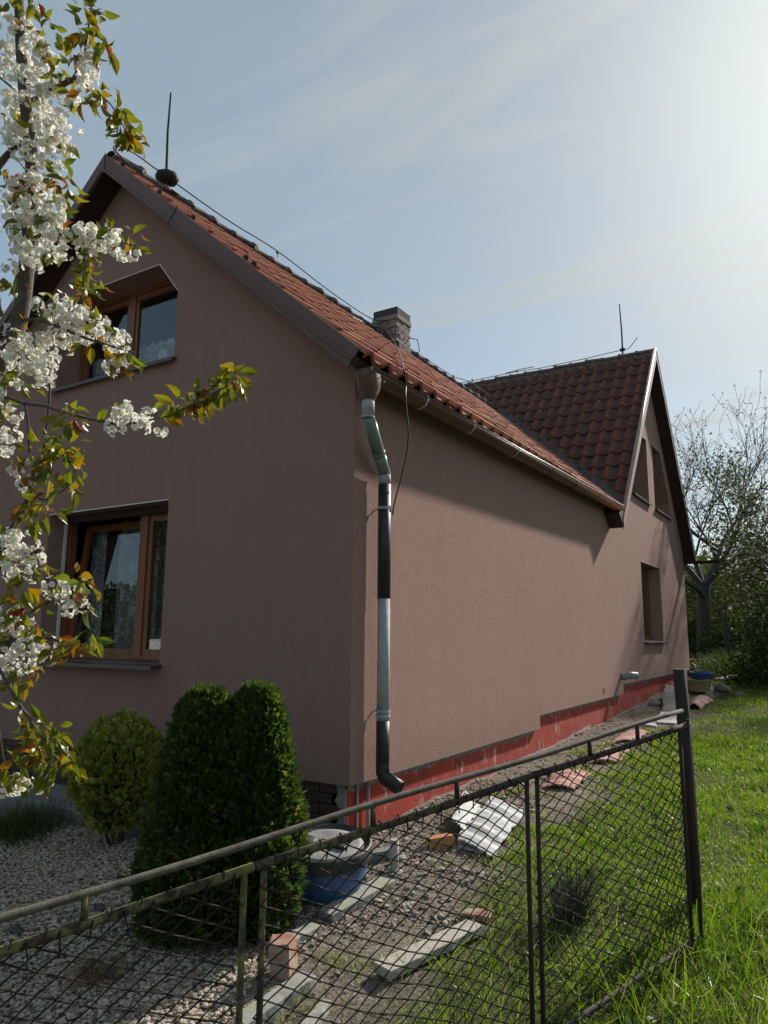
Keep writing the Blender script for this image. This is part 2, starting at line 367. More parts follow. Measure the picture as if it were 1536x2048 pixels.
EUG = leafmat('euonymus_green', [(0,(.13,.17,.022)),(.6,(.20,.225,.03)),(1,(.27,.26,.04))], .3, .45, .3)
EUY = leafmat('euonymus_yellow_margin', [(0,(.26,.25,.04)),(.7,(.31,.29,.06)),(1,(.36,.34,.12))], .25, .35, .5)
BUDM = leafmat('spring_leaf_olive', [(0,(.05,.065,.018)),(.6,(.075,.09,.024)),(1,(.11,.11,.035))], .35, .7, .15)
BUSHM = leafmat('dark_shrub_leaf', [(0,(.024,.045,.012)),(.6,(.042,.07,.017)),(1,(.08,.11,.03))], .3, .7, .15)
PEARM = leafmat('pale_blossom_and_leaf', [(0,(.045,.06,.02)),(.72,(.075,.09,.035)),(.76,(.25,.25,.23)),(1,(.36,.35,.33))], .3, .8, .1)
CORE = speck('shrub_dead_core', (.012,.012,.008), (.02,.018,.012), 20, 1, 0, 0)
def glassmat():
    mt = bpy.data.materials.new('window_glass'); mt.use_nodes = True; nt = mt.node_tree; nt.nodes.clear()
    gl = N(nt,'BsdfGlossy'); gl.inputs['Roughness'].default_value = .0; gl.inputs[0].default_value = (.95,1,1,1)
    tr = N(nt,'BsdfTransparent'); tr.inputs[0].default_value = (.80,.85,.84,1); fr = N(nt,'LayerWeight'); fr.inputs[0].default_value = .5
    f2 = mathn(nt,'MULTIPLY_ADD', mathn(nt,'POWER', fr.outputs['Facing'], 4.0), .86, .11, clamp=True); ms = N(nt,'MixShader'); L(nt, f2, ms.inputs[0]); L(nt, tr.outputs[0], ms.inputs[1]); L(nt, gl.outputs[0], ms.inputs[2])
    o = N(nt,'OutputMaterial'); L(nt, ms.outputs[0], o.inputs[0]); return mt
GLASS = glassmat()
def lacemat(name='white_lace', dens=.55):
    mt, nt, b = mat(name, (.75,.76,.74), .9); v = N(nt,'TexVoronoi'); v.inputs['Scale'].default_value = 34; L(nt, gpos(nt), v.inputs['Vector'])
    v2 = N(nt,'TexVoronoi'); v2.inputs['Scale'].default_value = 7; L(nt, gpos(nt), v2.inputs['Vector'])
    a = ramp(nt, v.outputs[0], [(.25,dens),(.45,dens*.45)]); a2 = ramp(nt, v2.outputs[0], [(.2,1),(.55,.5)]); al = mathn(nt,'MULTIPLY', a, a2); L(nt, al, b.inputs['Alpha']); return mt
LACE = lacemat('white_lace_curtain', .85); LACE2 = lacemat('fine_white_curtain', 1.3)
BLUE = speck('blue_plastic', (.028,.10,.26), (.022,.075,.20), 5, .45, 0, .05, .002, third=((.22,.24,.26), 12, .62, .78))
BLACKLID = speck('dusty_black_lid', (.018,.018,.019), (.05,.05,.048), 10, .55, 0, .1, .002)
LIDTOP = speck('dusty_lid_top', (.27,.27,.255), (.15,.15,.145), 9, .7, 0, .2, .003)
GREYW = speck('bleached_grey_wood', (.42,.39,.34), (.28,.255,.215), 6, .9, 0, .6, .004, (8,8,8), third=((.14,.13,.10), 9, .6, .75))
WHITEB = speck('weathered_white_sheet', (.50,.51,.51), (.36,.37,.37), 8, .75, 0, .4, .005, third=((.22,.22,.21), 14, .52, .7))
BOULD = speck('earthy_boulder', (.13,.105,.08), (.21,.18,.14), 7, .95, 0, .8, .02)
PINKT = speck('faded_pink_tile', (.42,.17,.14), (.50,.30,.26), 11, .85, 0, .4, .004, third=((.40,.33,.29), 14, .55, .7))
CLAYO = speck('orange_clay_block', (.46,.22,.09), (.38,.16,.06), 12, .85, 0, .3, .003)
YELLOWP = speck('dirty_yellow_plastic', (.33,.24,.10), (.25,.18,.08), 8, .6, 0, .1, .002)
STONE = None
def stonemat(name, stops):
    mt, nt, b = mat(name, stops[0][1], .85); g = N(nt,'NewGeometry'); c = ramp(nt, g.outputs['Random Per Island'], stops); L(nt, c, b.inputs['Base Color']); bump(nt, b, noise(nt, 150, 3), .3, .002); return mt
STONE = stonemat('pale_gravel', [(0,(.20,.155,.11)),(.3,(.30,.245,.185)),(.6,(.40,.34,.265)),(.85,(.49,.43,.345)),(1,(.26,.17,.12))])
RUBBLE = stonemat('rubble_stone', [(0,(.13,.11,.09)),(.45,(.24,.21,.175)),(.8,(.36,.33,.29)),(.92,(.30,.14,.10)),(1,(.5,.48,.45))])
def groundmat():
    mt, nt, b = mat('earth_and_turf', (.15,.12,.09), .95, spec=.2)
    dirt = mixc(nt, ramp(nt, noise(nt, 9, 6, .7), [(.35,0),(.65,1)]), (.12,.098,.075), (.25,.215,.175))
    dirt = mixc(nt, ramp(nt, noise(nt, 55, 3, .6), [(.54,0),(.66,.85)]), dirt, (.42,.39,.34))
    turf = mixc(nt, noise(nt, 14, 4, .6), (.035,.05,.015), (.085,.085,.035))
    g = N(nt,'NewGeometry'); sx = N(nt,'SeparateXYZ'); L(nt, g.outputs['Position'], sx.inputs[0])
    # bare strip of earth beside the house, turf beyond it
    e = mathn(nt,'MULTIPLY_ADD', noise(nt, 1.6, 4, .6), 1.1, mathn(nt,'MULTIPLY_ADD', sx.outputs[1], -.025, .55))
    f = ramp(nt, mathn(nt,'SUBTRACT', sx.outputs[0], e), [(0,0),(.35,1)])
    far = mathn(nt,'GREATER_THAN', sx.outputs[1], 15.5)
    f = mathn(nt,'MAXIMUM', f, far); L(nt, mixc(nt, f, dirt, turf), b.inputs['Base Color'])
    bump(nt, b, noise(nt, 28, 6, .7), .9, .03); return mt
GROUNDM = groundmat()

# ------------------------------------------------------------------ the setting: ground
def axis_pts(a, b, fine0, fine1, fs, cs):
    p = list(np.arange(fine0, fine1, fs)); x = fine0; s = fs
    while x > a: s *= 1.35; x -= min(s, cs); p.insert(0, x)
    x = p[-1]; s = fs
    while x < b: s *= 1.35; x += min(s, cs); p.append(x)
    return np.array(p)
gx = axis_pts(-400, 400, -5, 6, .11, 40); gy = axis_pts(-60, 700, -4.5, 16, .11, 40)
XX, YY = np.meshgrid(gx, gy, indexing='ij'); ZZ = G(XX, YY); nx, ny = XX.shape
gme = bpy.data.meshes.new('ground')
ii = np.arange((nx-1)*(ny-1)); a0 = (ii//(ny-1))*ny + ii % (ny-1)
gme.from_pydata(np.stack([XX,YY,ZZ],-1).reshape(-1,3).tolist(), [], np.stack([a0,a0+ny,a0+ny+1,a0+1],1).tolist())
gme.materials.append(GROUNDM); shade(gme, True)
ground = link_mesh('ground', gme, (0,0,0)); tag(ground, 'uneven earth and turf around the house', 'ground', kind='structure')

# ------------------------------------------------------------------ the house
house = empty('house', (0,0,-.2))
tag(house, 'mauve brown rendered house with steep tiled roofs and a red peeling plinth', 'house')
AX, AZ, K1 = -3.14, 6.45, 0.87          # main roof: ridge x, top line height, slope
RY, RZ, K2 = 11.43, 7.58, 1.165         # cross wing roof: ridge y, top line height, slope
WX = -6.28; FY = 14.83
th1 = math.atan(K1); th2 = math.atan(K2)
zm = lambda x: AZ - K1*abs(x-AX)
zx = lambda y: RZ - K2*abs(y-RY)
ud = .17                                 # wall top sits this far under the roof line
# front gable wall with its two window openings
lw = [(-4.0,1.05),(-2.136,1.05),(-2.136,2.59),(-4.0,2.59)]
uw = [(-4.09,4.03),(-2.18,4.03),(-2.18,4.74),(-2.47,5.10),(-3.80,5.10),(-4.09,4.74)]
TH = .36
mb = MB(); mb.slab([(0,.208),(0,zm(0)-ud),(AX,AZ-ud),(WX,zm(0)-ud),(WX,.208)], [lw,uw], (0,0,0),(1,0,0),(0,0,1),(0,-1,0),TH)
front = mb.obj('front_wall', PLASTER, house)
# side wall, continuous with the gable of the cross wing
sw = [(10.04,1.23),(11.85,1.23),(11.85,2.785),(10.04,2.785)]
gl = [(9.62,4.10),(11.14,4.10),(11.14,5.50),(10.72,5.50),(9.62,4.42)]
gr = [(11.72,4.10),(13.40,4.10),(13.40,4.45),(12.55,5.53),(11.72,5.53)]
yv = RY-(RZ-(zm(0)-.0))/K2
mb = MB(); mb.slab([(TH,.208),(4.13,.208),(4.13,.364),(8.26,.364),(8.26,.517),(FY,.517),(FY,zx(FY)-ud),(RY,RZ-ud),(yv+.3,zx(yv+.3)-ud),(7.7,zm(0)-ud),(TH,zm(0)-ud)], [sw,gl,gr], (0,0,0),(0,1,0),(0,0,1),(1,0,0),TH)
side = mb.obj('side_wall', PLASTER, house)
mb = MB(); mb.span((WX,TH,.2),(WX+.2,FY,3.5)); mb.span((WX+.2,FY-.2,.2),(-TH-.001,FY-.002,3.4)); back = mb.obj('rear_walls', PLASTER, house)
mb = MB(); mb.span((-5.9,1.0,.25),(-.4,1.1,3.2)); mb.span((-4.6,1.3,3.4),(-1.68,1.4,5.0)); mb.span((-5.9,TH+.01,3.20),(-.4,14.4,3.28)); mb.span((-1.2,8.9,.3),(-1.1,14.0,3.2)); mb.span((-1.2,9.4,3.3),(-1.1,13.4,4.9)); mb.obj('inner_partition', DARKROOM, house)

# plinth: dark bricks on the front, red paint down the side
pf = MB().span((WX,.06,-.6),(-.0605,.25,.205)).obj('plinth_core', MORTARD, house)
bme = MB().box((0,0,0),(.118,.012,.036)).obj('brick', BRICKD, pf, loc=np.zeros(3)); bmesh_data = bme.data
bpy.data.objects.remove(bme)
for r in range(6):
    z = .17 - r*.0795
    for k in range(24):
        x = -.185 - k*.247 - (r % 2)*.123
        if x-.118 < WX: continue
        place('brick', bmesh_data, Matrix.Translation((x+random.uniform(-.002,.002), .052+random.uniform(-.002,.002), z)), pf)
mb = MB()
rr = [(-.15,.204),(-.07,.204),(-.062,.1),(-.066,-.05),(-.07,-.3),(-.16,-.3),(-.11,-.16),(-.14,-.08),(-.10,.02),(-.16,.08),(-.13,.14)]
mb.slab(rr, [], (0,.036,0),(1,0,0),(0,0,1),(0,-1,0),.03); mb.obj('mortar_patch', CONCG, house)
ps = MB(); ps.span((-.25,.06,-.7),(-.06,FY-.05,.52)); ps.obj('red_plinth', REDP, house)
MB().tube([(-.035,.31,.205),(-.034,.31,-.3)], .014, 8).obj('earthing_conduit', GREYPIPE, house)
MB().tube([(-.045,.17,.205),(-.047,.175,-.3)], .010, 6).obj('earthing_conduit', GREYPIPE, house)
for (y, z, r_) in ((7.02,.49,.05),(10.75,.60,.03)):
    MB().lathe([(r_,0),(r_,.002),(r_*.6,.0025)], (.001,y,z), 14, axis=(1,0,0), close=True).obj('vent_hole', SOFFIT, house)
p0 = np.array([0,8.1,.66]); st_ = MB().tube([p0-[.05,0,0], p0+[.06,0,-.01], p0+[.10,.02,.015], p0+[.14,.05,.02],p0+[.24,.14,.015]], [.055,.055,.06,.06,.06], 12).obj('waste_pipe_stub', GREYPIPE, house, smooth=True)

# ---- roofs
roof1 = empty('main_roof', (AX,4,AZ), house); roof2 = empty('cross_wing_roof', (-3,RY,RZ), house)
c1, s1, c2, s2 = math.cos(th1), math.sin(th1), math.cos(th2), math.sin(th2)
mb = MB()   # boarding under the tiles, both slopes; boards reach the verge and stay below the tiles
for sg in (1, -1):
    xe = AX+sg*3.34
    xm_ = -.08 if sg > 0 else xe
    mb.slab([(AX,AZ-.09),(xm_,zm(xm_)-.09),(xm_,zm(xm_)-.165),(AX,AZ-.165)], [], (0,-.255,0),(1,0,0),(0,0,1),(0,-1,0),10.8)
    if sg > 0: mb.slab([(xm_+.002,zm(xm_)-.09),(xe,zm(xe)-.09),(xe-.05,zm(xe)-.15),(xm_+.002,zm(xm_)-.165)], [], (0,-.255,0),(1,0,0),(0,0,1),(0,-1,0),8.0)
mb.obj('roof_boarding', SOFFIT, roof1)
mb = MB()
for sg in (1, -1):
    ye = RY+sg*3.68
    mb.slab([(RY,RZ-.08),(ye,zx(ye)-.08),(ye-sg*.06,zx(ye)-.14),(RY,RZ-.18)], [], (.235,0,0),(0,1,0),(0,0,1),(1,0,0),7.6)
mb.obj('roof_boarding', SOFFIT, roof2)
TW, TE, TLn = .262, .402, .47
def tile_mesh(name, mt):
    n = 10; V = []; F = []
    prof = []
    for i in range(n+1):
        q = i/n; prof.append((q*TW*1.04, ((.054*math.cos(math.pi*(q-.74)/.52)**2 if abs(q-.74) < .26 else 0) - .010*math.sin(math.pi*min(q/.5,1)))))
    for (v, dz) in ((0,0),(TLn*.96,.0),(TLn,-.004)):
        V += [(a-TW/2, v, h+dz) for a, h in prof]
    V += [(a-TW/2, TLn-.004, h-.040) for a, h in prof]
    for r in range(3):
        for i in range(n): F.append((r*(n+1)+i, r*(n+1)+i+1, (r+1)*(n+1)+i+1, (r+1)*(n+1)+i))
    me = bpy.data.meshes.new(name); me.from_pydata(V, [], F); me.materials.append(mt)
    for p in me.polygons: p.use_smooth = p.index < n*2
    me.update(); return me
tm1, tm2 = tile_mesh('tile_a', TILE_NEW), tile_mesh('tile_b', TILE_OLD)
def tile_mats(slope):
    out = []
    if slope == 1:
        U, V_, Nn = np.array([0,-1.,0]), np.array([c1,0,-s1]), np.array([s1,0,c1]); top = np.array([AX,0,AZ])
        rows = 11; s0 = 3.415/c1 - rows*TE
        for r in range(rows):
            for k in range(42):
                y = -.12 + k*TW; d = s0 + r*TE - (TLn-TE)
                xm = AX + (d+TLn)*c1
                if zx(y) > zm(xm-.12) - .02: continue
                out.append((top + V_*d + np.array([0,y,0]) + Nn*(-.05 if slope == 1 else -.035), U, V_, Nn))
    else:
        U, V_, Nn = np.array([-1.,0,0]), np.array([0,-c2,-s2]), np.array([0,-s2,c2]); top = np.array([0,RY,RZ])
        rows = 14; s0 = 3.72/c2 - rows*TE
        for r in range(rows):
            for k in range(24):
                x = .105 - k*TW; d = s0 + r*TE - (TLn-TE)
                ym = RY-(d+TLn*.5)*c2; 
                if zx(ym) < zm(x) - .10: continue
                out.append((top + V_*d + np.array([x,0,0]) + Nn*(-.05 if slope == 1 else -.035), U, V_, Nn))
    res = []
    for p, U, V_, Nn in out:
        a = .074 + random.uniform(-.012,.012)                 # each tile rides on the one below it
        V2 = V_*math.cos(a)+Nn*math.sin(a); N2 = Nn*math.cos(a)-V_*math.sin(a); w = random.uniform(-.014,.014)
        U2 = U*math.cos(w)+V2*math.sin(w); V3 = V2*math.cos(w)-U*math.sin(w); p = p + Nn*random.uniform(-.004,.006)
        res.append((p, U2, V3, N2))
    return res
def lay(tiles, me, roof, mt):
    cen = np.array([p+V_*.2 for p,U,V_,Nn in tiles]); q = proj(cen)
    seen = (q[:,2] > 0) & (q[:,1] > -40)
    order = np.argsort(np.where(seen, q[:,2], 1e9)); first = set(order[:300].tolist()); rest = []
    for i, (p,U,V_,Nn) in enumerate(tiles):
        if i in first:
            Mx = Matrix([[U[j],V_[j],Nn[j],p[j]] for j in range(3)]+[[0,0,0,1]]); place('tile', me, Mx, roof)
        else: rest.append(i)
    if rest:
        R_ = np.array([np.stack(tiles[i][1:],1) for i in rest]); P_ = np.array([tiles[i][0] for i in rest])
        TV = [v.co[:] for v in me.vertices]; TF = [tuple(p.vertices) for p in me.polygons]
        m2 = scatter_mesh('tile_field', TV, TF, (R_,P_), mt, smooth=True, loc=pos(roof)); o = link_mesh('tile_field', m2, pos(roof), roof); tag(o, kind='stuff')
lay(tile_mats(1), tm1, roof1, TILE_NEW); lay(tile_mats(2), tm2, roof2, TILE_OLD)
# ridge caps
def cap_mesh(name, mt, ln=.40):
    V = []; F = []; n = 8
    for (v, r) in ((0,.098),(ln*.85,.112),(ln*.86,.128),(ln,.134),(ln,.095)):
        V += [(v, -math.cos(math.pi*i/n)*r, math.sin(math.pi*i/n)*r*.8) for i in range(n+1)]
    for r in range(4):
        for i in range(n): F.append((r*(n+1)+i, r*(n+1)+i+1, (r+1)*(n+1)+i+1, (r+1)*(n+1)+i))
    me = bpy.data.meshes.new(name); me.from_pydata(V, [], F); me.materials.append(mt); shade(me, True); me.update(); return me
cm1, cm2 = cap_mesh('cap_a', RIDGE_M), cap_mesh('cap_b', RIDGE_M)
for k in range(27):
    y = -.22+k*.375; Mx = Matrix.Translation((AX,y,AZ-.022+random.uniform(-.008,.014))) @ Matrix.Rotation(math.pi/2+random.uniform(-.03,.03),4,'Z') @ Matrix.Rotation(random.uniform(-.02,.03),4,'Y'); place('ridge_tile', cm1, Mx, roof1)
for k in range(15):
    x = .23-k*.375; Mx = Matrix.Translation((x,RY,RZ-.022+random.uniform(-.008,.014))) @ Matrix.Rotation(math.pi+random.uniform(-.03,.03),4,'Z') @ Matrix.Rotation(random.uniform(-.02,.03),4,'Y'); place('ridge_tile', cm2, Mx, roof2)
MB().span((AX-.085,-.20,AZ-.13),(AX+.085,9.9,AZ+.012)).obj('ridge_mortar', RIDGE_M, roof1)
MB().span((-5.3,RY-.08,RZ-.15),(.20,RY+.08,RZ+.012)).obj('ridge_mortar', RIDGE_M, roof2)
# lumpy lead in the valley between the roofs
V = []; F = []; nn = 40
for i in range(nn+1):
    x = .20-(i/nn)*3.3; z = zm(x); y = RY-(RZ-z)/K2
    for j, (dx, dy) in enumerate(((.0,-.16),(.0,-.05),(.0,.04),(.0,.15))):
        zz = max(zm(x), zx(y+dy)) + .02 + random.uniform(-.014,.02); V.append((x+random.uniform(-.02,.02), y+dy+random.uniform(-.02,.02), zz))
for i in range(nn):
    for j in range(3): F.append((i*4+j, i*4+j+1, (i+1)*4+j+1, (i+1)*4+j))
MB().add(V,F).obj('valley_flashing', LEAD, roof2, smooth=True)
# barge boards
mb = MB(); bw = .185
for sg in (1,):
    mb.slab([(AX,AZ),(AX+3.36,zm(AX+3.36)),(AX+3.25,zm(AX+3.36)-.135),(AX,AZ-bw-.02)], [], (0,-.275,0),(1,0,0),(0,0,1),(0,-1,0),.018)
mb.obj('barge_board', BARGE, roof1)
mb = MB(); mb.slab([(AX-.003,AZ),(AX-3.36,zm(AX+3.36)),(AX-3.25,zm(AX+3.36)-.135),(AX-.003,AZ-bw-.02)], [], (0,-.275,0),(1,0,0),(0,0,1),(0,-1,0),.018); mb.obj('barge_board', BARGE, roof1)
d1 = np.array([c1,0,-s1]); n1 = np.array([s1,0,c1])
mb = MB(); q = np.array([AX+3.29,-.284,zm(AX+3.29)-.148]); t = np.array([AX+.02,-.284,AZ-bw-.025+.0]); mb.tube([t,q], .012, 6); t2 = t.copy(); q2 = q.copy(); t2[0] = 2*AX-t[0]; q2[0] = 2*AX-q[0]; mb.tube([t2,q2], .012, 6); mb.obj('drip_bead', BARGE, roof1)
for fr in (.34,):
    c = np.array([AX+3.36*fr,-.277,zm(AX+3.36*fr)-.09]); MB().box(c,(.004,.003,.095),ax=np.array([d1,(0,1,0),n1])).obj('board_joint', SOFFIT, roof1)
MB().box((AX+.012,-.277,AZ-.10),(.003,.003,.10)).obj('board_joint', SOFFIT, roof1)
for f_ in (.09,.27,.42,.63,.66):
    c = np.array([AX+3.36*f_,-.265,zm(AX+3.36*f_)+.03]); MB().box(c,(.022,.012,.014),ax=np.array([d1,(0,1,0),n1])).box(c+n1*.016,(.008,.014,.01),ax=np.array([d1,(0,1,0),n1])).obj('tile_clip', IRON, roof1)
for sg, mt_ in ((-1, BARGE_PALE),(1, SOFFIT)):
    ye = RY+sg*3.70; mb = MB()
    mb.slab([(RY+sg*.002,RZ+.03),(ye,zx(ye)+.03),(ye-sg*.02,zx(ye)-.16),(RY+sg*.002,RZ-.20)], [], (.262,0,0),(0,1,0),(0,0,1),(1,0,0),.022)
    o = mb.obj('barge_board', mt_, roof2)
    a = np.array([.235,RY+sg*.01,RZ+.045]); b_ = np.array([.235,ye,zx(ye)+.045]); MB().tube([a,b_],[.034,.034],8).obj('verge_trim', mt_, roof2, smooth=True)
# boxed eave tip of the cross wing, seen from below
ye = RY-3.70
mb = MB(); mb.slab([(7.50,3.36),(7.74,3.18),(ye+.12,3.36),(8.1,3.66),(7.6,3.46)], [], (.25,0,0),(0,1,0),(0,0,1),(1,0,0),.30); mb.obj('eave_box', SOFFIT, roof2)
# gutter on the far eave, its end sticking out
yg = RY+3.74; zg = zx(yg)-.02
def half_gutter(a, b, r, n=9, th=.006):
    a = np.array(a,float); b = np.array(b,float); t = nrm(b-a); sd = nrm(np.cross(t,(0,0,1.))); V = []; F = []; k = n+1
    for p in (a,b):
        for rr in (r, r-th):
            for i in range(k):
                an = math.pi*i/n; V.append(p+sd*math.cos(an)*rr-np.array([0,0,1.])*math.sin(an)*rr)
    for i in range(n):
        F += [(i,i+1,2*k+i+1,2*k+i),(k+i,3*k+i,3*k+i+1,k+i+1),(i,k+i,k+i+1,i+1),(2*k+i,2*k+i+1,3*k+i+1,3*k+i)]
    F += [(0,2*k,3*k,k),(n,k+n,3*k+n,2*k+n)]
    return V, F
V,F = half_gutter((.80,yg,zg+.03),(-6,yg,zg+.05),.075); MB().add(V,F).obj('far_gutter', SOFFIT, house, smooth=True)

# ---- chimney
ch = empty('chimney', (-2.95,5.43,6.1), house)
MB().span((-3.18,5.21,5.9),(-2.72,5.64,6.60)).obj('chimney_core', MORTAR, ch)
MB().span((-3.205,5.185,6.60),(-2.695,5.665,6.69)).obj('chimney_band', MORTAR, ch, bevel=.008)
MB().span((-3.19,5.20,6.692),(-2.71,5.65,6.82)).obj('chimney_top_course', SOOT, ch, bevel=.006)
MB().span((-3.15,5.24,6.82),(-2.75,5.61,6.825)).obj('flue_opening', SOFFIT, ch)
cb = MB().box((0,0,0),(.066,.055,.030)).obj('brick', BRICKC, ch, loc=np.zeros(3)); cbd = cb.data; bpy.data.objects.remove(cb)
for r in range(10):
    z = 6.565-.069*r
    for k in range(4):
        x = -3.10+k*.14-(r%2)*.07
        if x-.06 > -3.2 and x+.06 < -2.69: place('brick', cbd, Matrix.Translation((x,5.258+random.uniform(-.004,.004),z)) , ch)
    for k in range(4):
        y = 5.32+k*.14-(r%2)*.07
        if y < 5.62: place('brick', cbd, Matrix.Translation((-2.768+random.uniform(-.004,.004),y,z)) @ Matrix.Rotation(math.pi/2,4,'Z'), ch)
mb = MB(); mb.slab([(-2.98,zm(-2.98)+.0),(-2.98,zm(-2.98)+.16),(-2.66,zm(-2.66)+.13),(-2.66,zm(-2.66)+.0)], [], (0,5.19,0),(1,0,0),(0,0,1),(0,-1,0),.02); mb.obj('step_flashing', LEAD, ch)

# ---- gutter, brackets, hopper, downpipe
GX, GZ0, GS = .205, 3.385, .0135
gzt = lambda y: GZ0+GS*(y+.13)
V,F = half_gutter((GX,7.62,gzt(7.62)),(GX,-.205,gzt(-.205)),.086); gut = MB().add(V,F).obj('gutter', GUTTER, house, smooth=True)
MB().tube([(GX+.084,-.205,gzt(-.2)+.002),(GX+.084,7.62,gzt(7.62)+.002)], .010, 8).obj('gutter_bead', GUTTER, gut, smooth=True)
cp = [(GX+math.cos(math.pi*i/10)*.093, gzt(-.2)-math.sin(math.pi*i/10)*.093) for i in range(11)]
MB().slab(cp+[], [], (0,-.207,0),(1,0,0),(0,0,1),(0,-1,0),.012).obj('gutter_end_cap', GUTTER, gut)
for (u,v) in ((849,803),(944,858),(1032,902),(1103,941),(1150,968),(1196,995)):
    y = hit(u,v,0,GX+.05)[1]
    pts = [(GX+math.cos(a)*.0895, y, gzt(y)-math.sin(a)*.0895) for a in np.linspace(-.15,math.pi,12)]; mb = MB()
    for a,b_ in zip(pts[:-1],pts[1:]):
        a=np.array(a);b_=np.array(b_); mb.box((a+b_)/2,(np.linalg.norm(b_-a)/2+.001,.012,.002),ax=np.array([nrm(b_-a),(0,1,0),np.cross(nrm(b_-a),(0,1,0))]))
    mb.obj('gutter_bracket', GALV if y < 3.5 else GUTTER, gut)
dp = empty('downpipe', (.09,.32,-.0), house)
HY = -.11
prof = [(.128,0),(.124,-.03),(.094,-.115),(.062,-.185),(.056,-.205)]
V = []; F = []; n = 18
for i,(r,h) in enumerate(prof):
    for j in range(n):
        an = 2*math.pi*j/n; sx_ = .094 if i < 2 else r; V.append((GX-.005+math.cos(an)*min(sx_,r), HY+math.sin(an)*r, gzt(HY)-.03+h))
for i in range(len(prof)-1):
    for j in range(n): F.append((i*n+j,i*n+(j+1)%n,(i+1)*n+(j+1)%n,(i+1)*n+j))
MB().add(V,F).obj('hopper', GUTTER, dp, smooth=True)
MB().lathe([(.009,0),(.009,.012),(.004,.018)], (GX+.082,HY+.085,gzt(0)-.075), 8, axis=(1,0,0), close=True).obj('rivet', GALV, dp)
zt = gzt(HY)-.225
A_ = np.array([GX-.005,HY,zt]); B_ = np.array([GX-.005,HY,zt-.15]); C_ = np.array([.088,.325,2.66]); D_ = np.array([.088,.325,.30])
def pipe(name, a, b, r, mt, extra=None, n=18):
    a=np.array(a,float);b=np.array(b,float); return MB().tube([a,b] if extra is None else [a]+extra+[b], r, n).obj(name, mt, dp, smooth=True)
def flat_ends(o):
    for p in o.data.polygons:
        if len(p.vertices) > 4: p.use_smooth = False
    return o
flat_ends(pipe('pipe_section', A_+[0,0,.03], B_, .050, GALV)); dirn = nrm(C_-B_)
flat_ends(pipe('pipe_section', B_+[0,0,.004]-dirn*.01, B_+dirn*.36, .0525, GREENPIPE)); flat_ends(pipe('pipe_section', B_+dirn*.355, C_+dirn*.012, .0505, GREENPIPE))
MB().tube([B_+dirn*.335+np.array([.055,-.02,0])*0, B_+dirn*.37], .0545, 18).obj('pipe_collar', GREENPIPE, dp, smooth=True)
MB().tube([B_+[0,0,.012],B_-[0,0,.004]], .0535, 18).obj('pipe_collar', GALV, dp); MB().tube([C_+[0,0,.012],C_-[0,0,.01]], .0535, 18).obj('pipe_collar', GREENPIPE, dp)
flat_ends(pipe('pipe_section', C_+[0,0,.01], [.088,.325,2.555], .051, GALV)); flat_ends(pipe('pipe_section', [.088,.325,2.565],[.088,.325,1.62], .0535, BLACKPIPE))
flat_ends(pipe('pipe_section', [.088,.325,1.625],[.088,.325,.655], .051, GALV)); flat_ends(pipe('pipe_section', [.088,.325,.66],[.088,.325,.33], .0535, BLACKPIPE))
mb = MB(); mb.tube([(.088,.325,.34),(.088,.325,.27),(.105,.327,.235),(.245,.335,.165)], [.0535,.0545,.056,.057], 18, caps=False); mb.tube([(.245,.335,.165),(.24,.3347,.1675),(.12,.328,.225)], [.057,.047,.045], 18, caps=False); mb.obj('outlet_bend', BLACKPIPE, dp, smooth=True)
for z in (2.36, .735, .70):
    rr_ = .0565 if z > 1 else .054
    b_ = MB().lathe([(rr_,-.012),(rr_+.004,-.012),(rr_+.004,.012),(rr_,.012)], (.088,.325,z), 20).box((.088,.325-.001,z),(.001,.001,.001))
    if z != .70: b_.tube([(-.01,.325,z),(.035,.325,z)], .006, 6); b_.box((.086,.325-rr_-.012,z),(.006,.014,.011)); b_.tube([(.07,.325-rr_-.014,z),(.105,.325-rr_-.014,z)],.004,6)
    b_.obj('pipe_clamp', GALV, dp)

# ---- lightning rods, conductors, cables
lr = empty('lightning_rod', (AX,.57,AZ+.08), house); z0 = AZ+.085
MB().tube([(AX,.57,z0),(AX-.005,.55,z0+.72),(AX,.555,7.78)], [.017,.015,.011], 8).obj('rod', IRON, lr)
MB().lathe([(.06,0),(.12,.01),(.14,.045),(.14,.085),(.10,.105),(.03,.11)], (AX+.0,.58,z0+.07), 8, close=True).obj('weight_base', IRON, lr, smooth=True)
MB().box((AX+.05,.60,z0-.03),(.12,.05,.012),ax=np.array([d1,(0,1,0),n1])).obj('base_plate', IRON, lr)
rod2x = -.46
lr2 = empty('lightning_rod', (rod2x,RY,RZ+.05), house)
MB().tube([(rod2x,RY,RZ+.06),(rod2x,RY,RZ+.62),(rod2x-.02,RY,RZ+1.28)], [.019,.017,.012], 8).obj('rod', IRON, lr2)
MB().box((rod2x,RY,RZ+.175),(.055,.03,.028)).obj('rod_clamp', IRON, lr2); MB().tube([(rod2x+.03,RY,RZ+.17),(rod2x+.13,RY,RZ+.17),(rod2x+.20,RY,RZ+.23),(rod2x+.34,RY,RZ+.40)], .008, 6).obj('spur', IRON, lr2)
w1 = spl([(AX+.20,-.20,AZ-.08),(AX+.09,-.235,AZ+.05),(AX+.05,-.16,AZ+.15),(AX+.03,.1,AZ+.21),(AX+.01,.5,AZ+.215),(AX,1.6,AZ+.20),(AX,2.6,AZ+.245),(AX,3.8,AZ+.18),(AX+.02,5.0,AZ+.17),(AX+.3,5.15,AZ+.12)],4)
MB().tube(w1, .0085, 6).obj('conductor_wire', IRON, house, smooth=True)
w1b = [(AX+.14,-.20,AZ-.02),(AX+.25,-.23,AZ-.13),(AX+.5,-.235,AZ-.36),(AX+.9,-.22,AZ-.68)]; MB().tube(w1b, .006, 6).obj('conductor_wire', IRON, house, smooth=True)
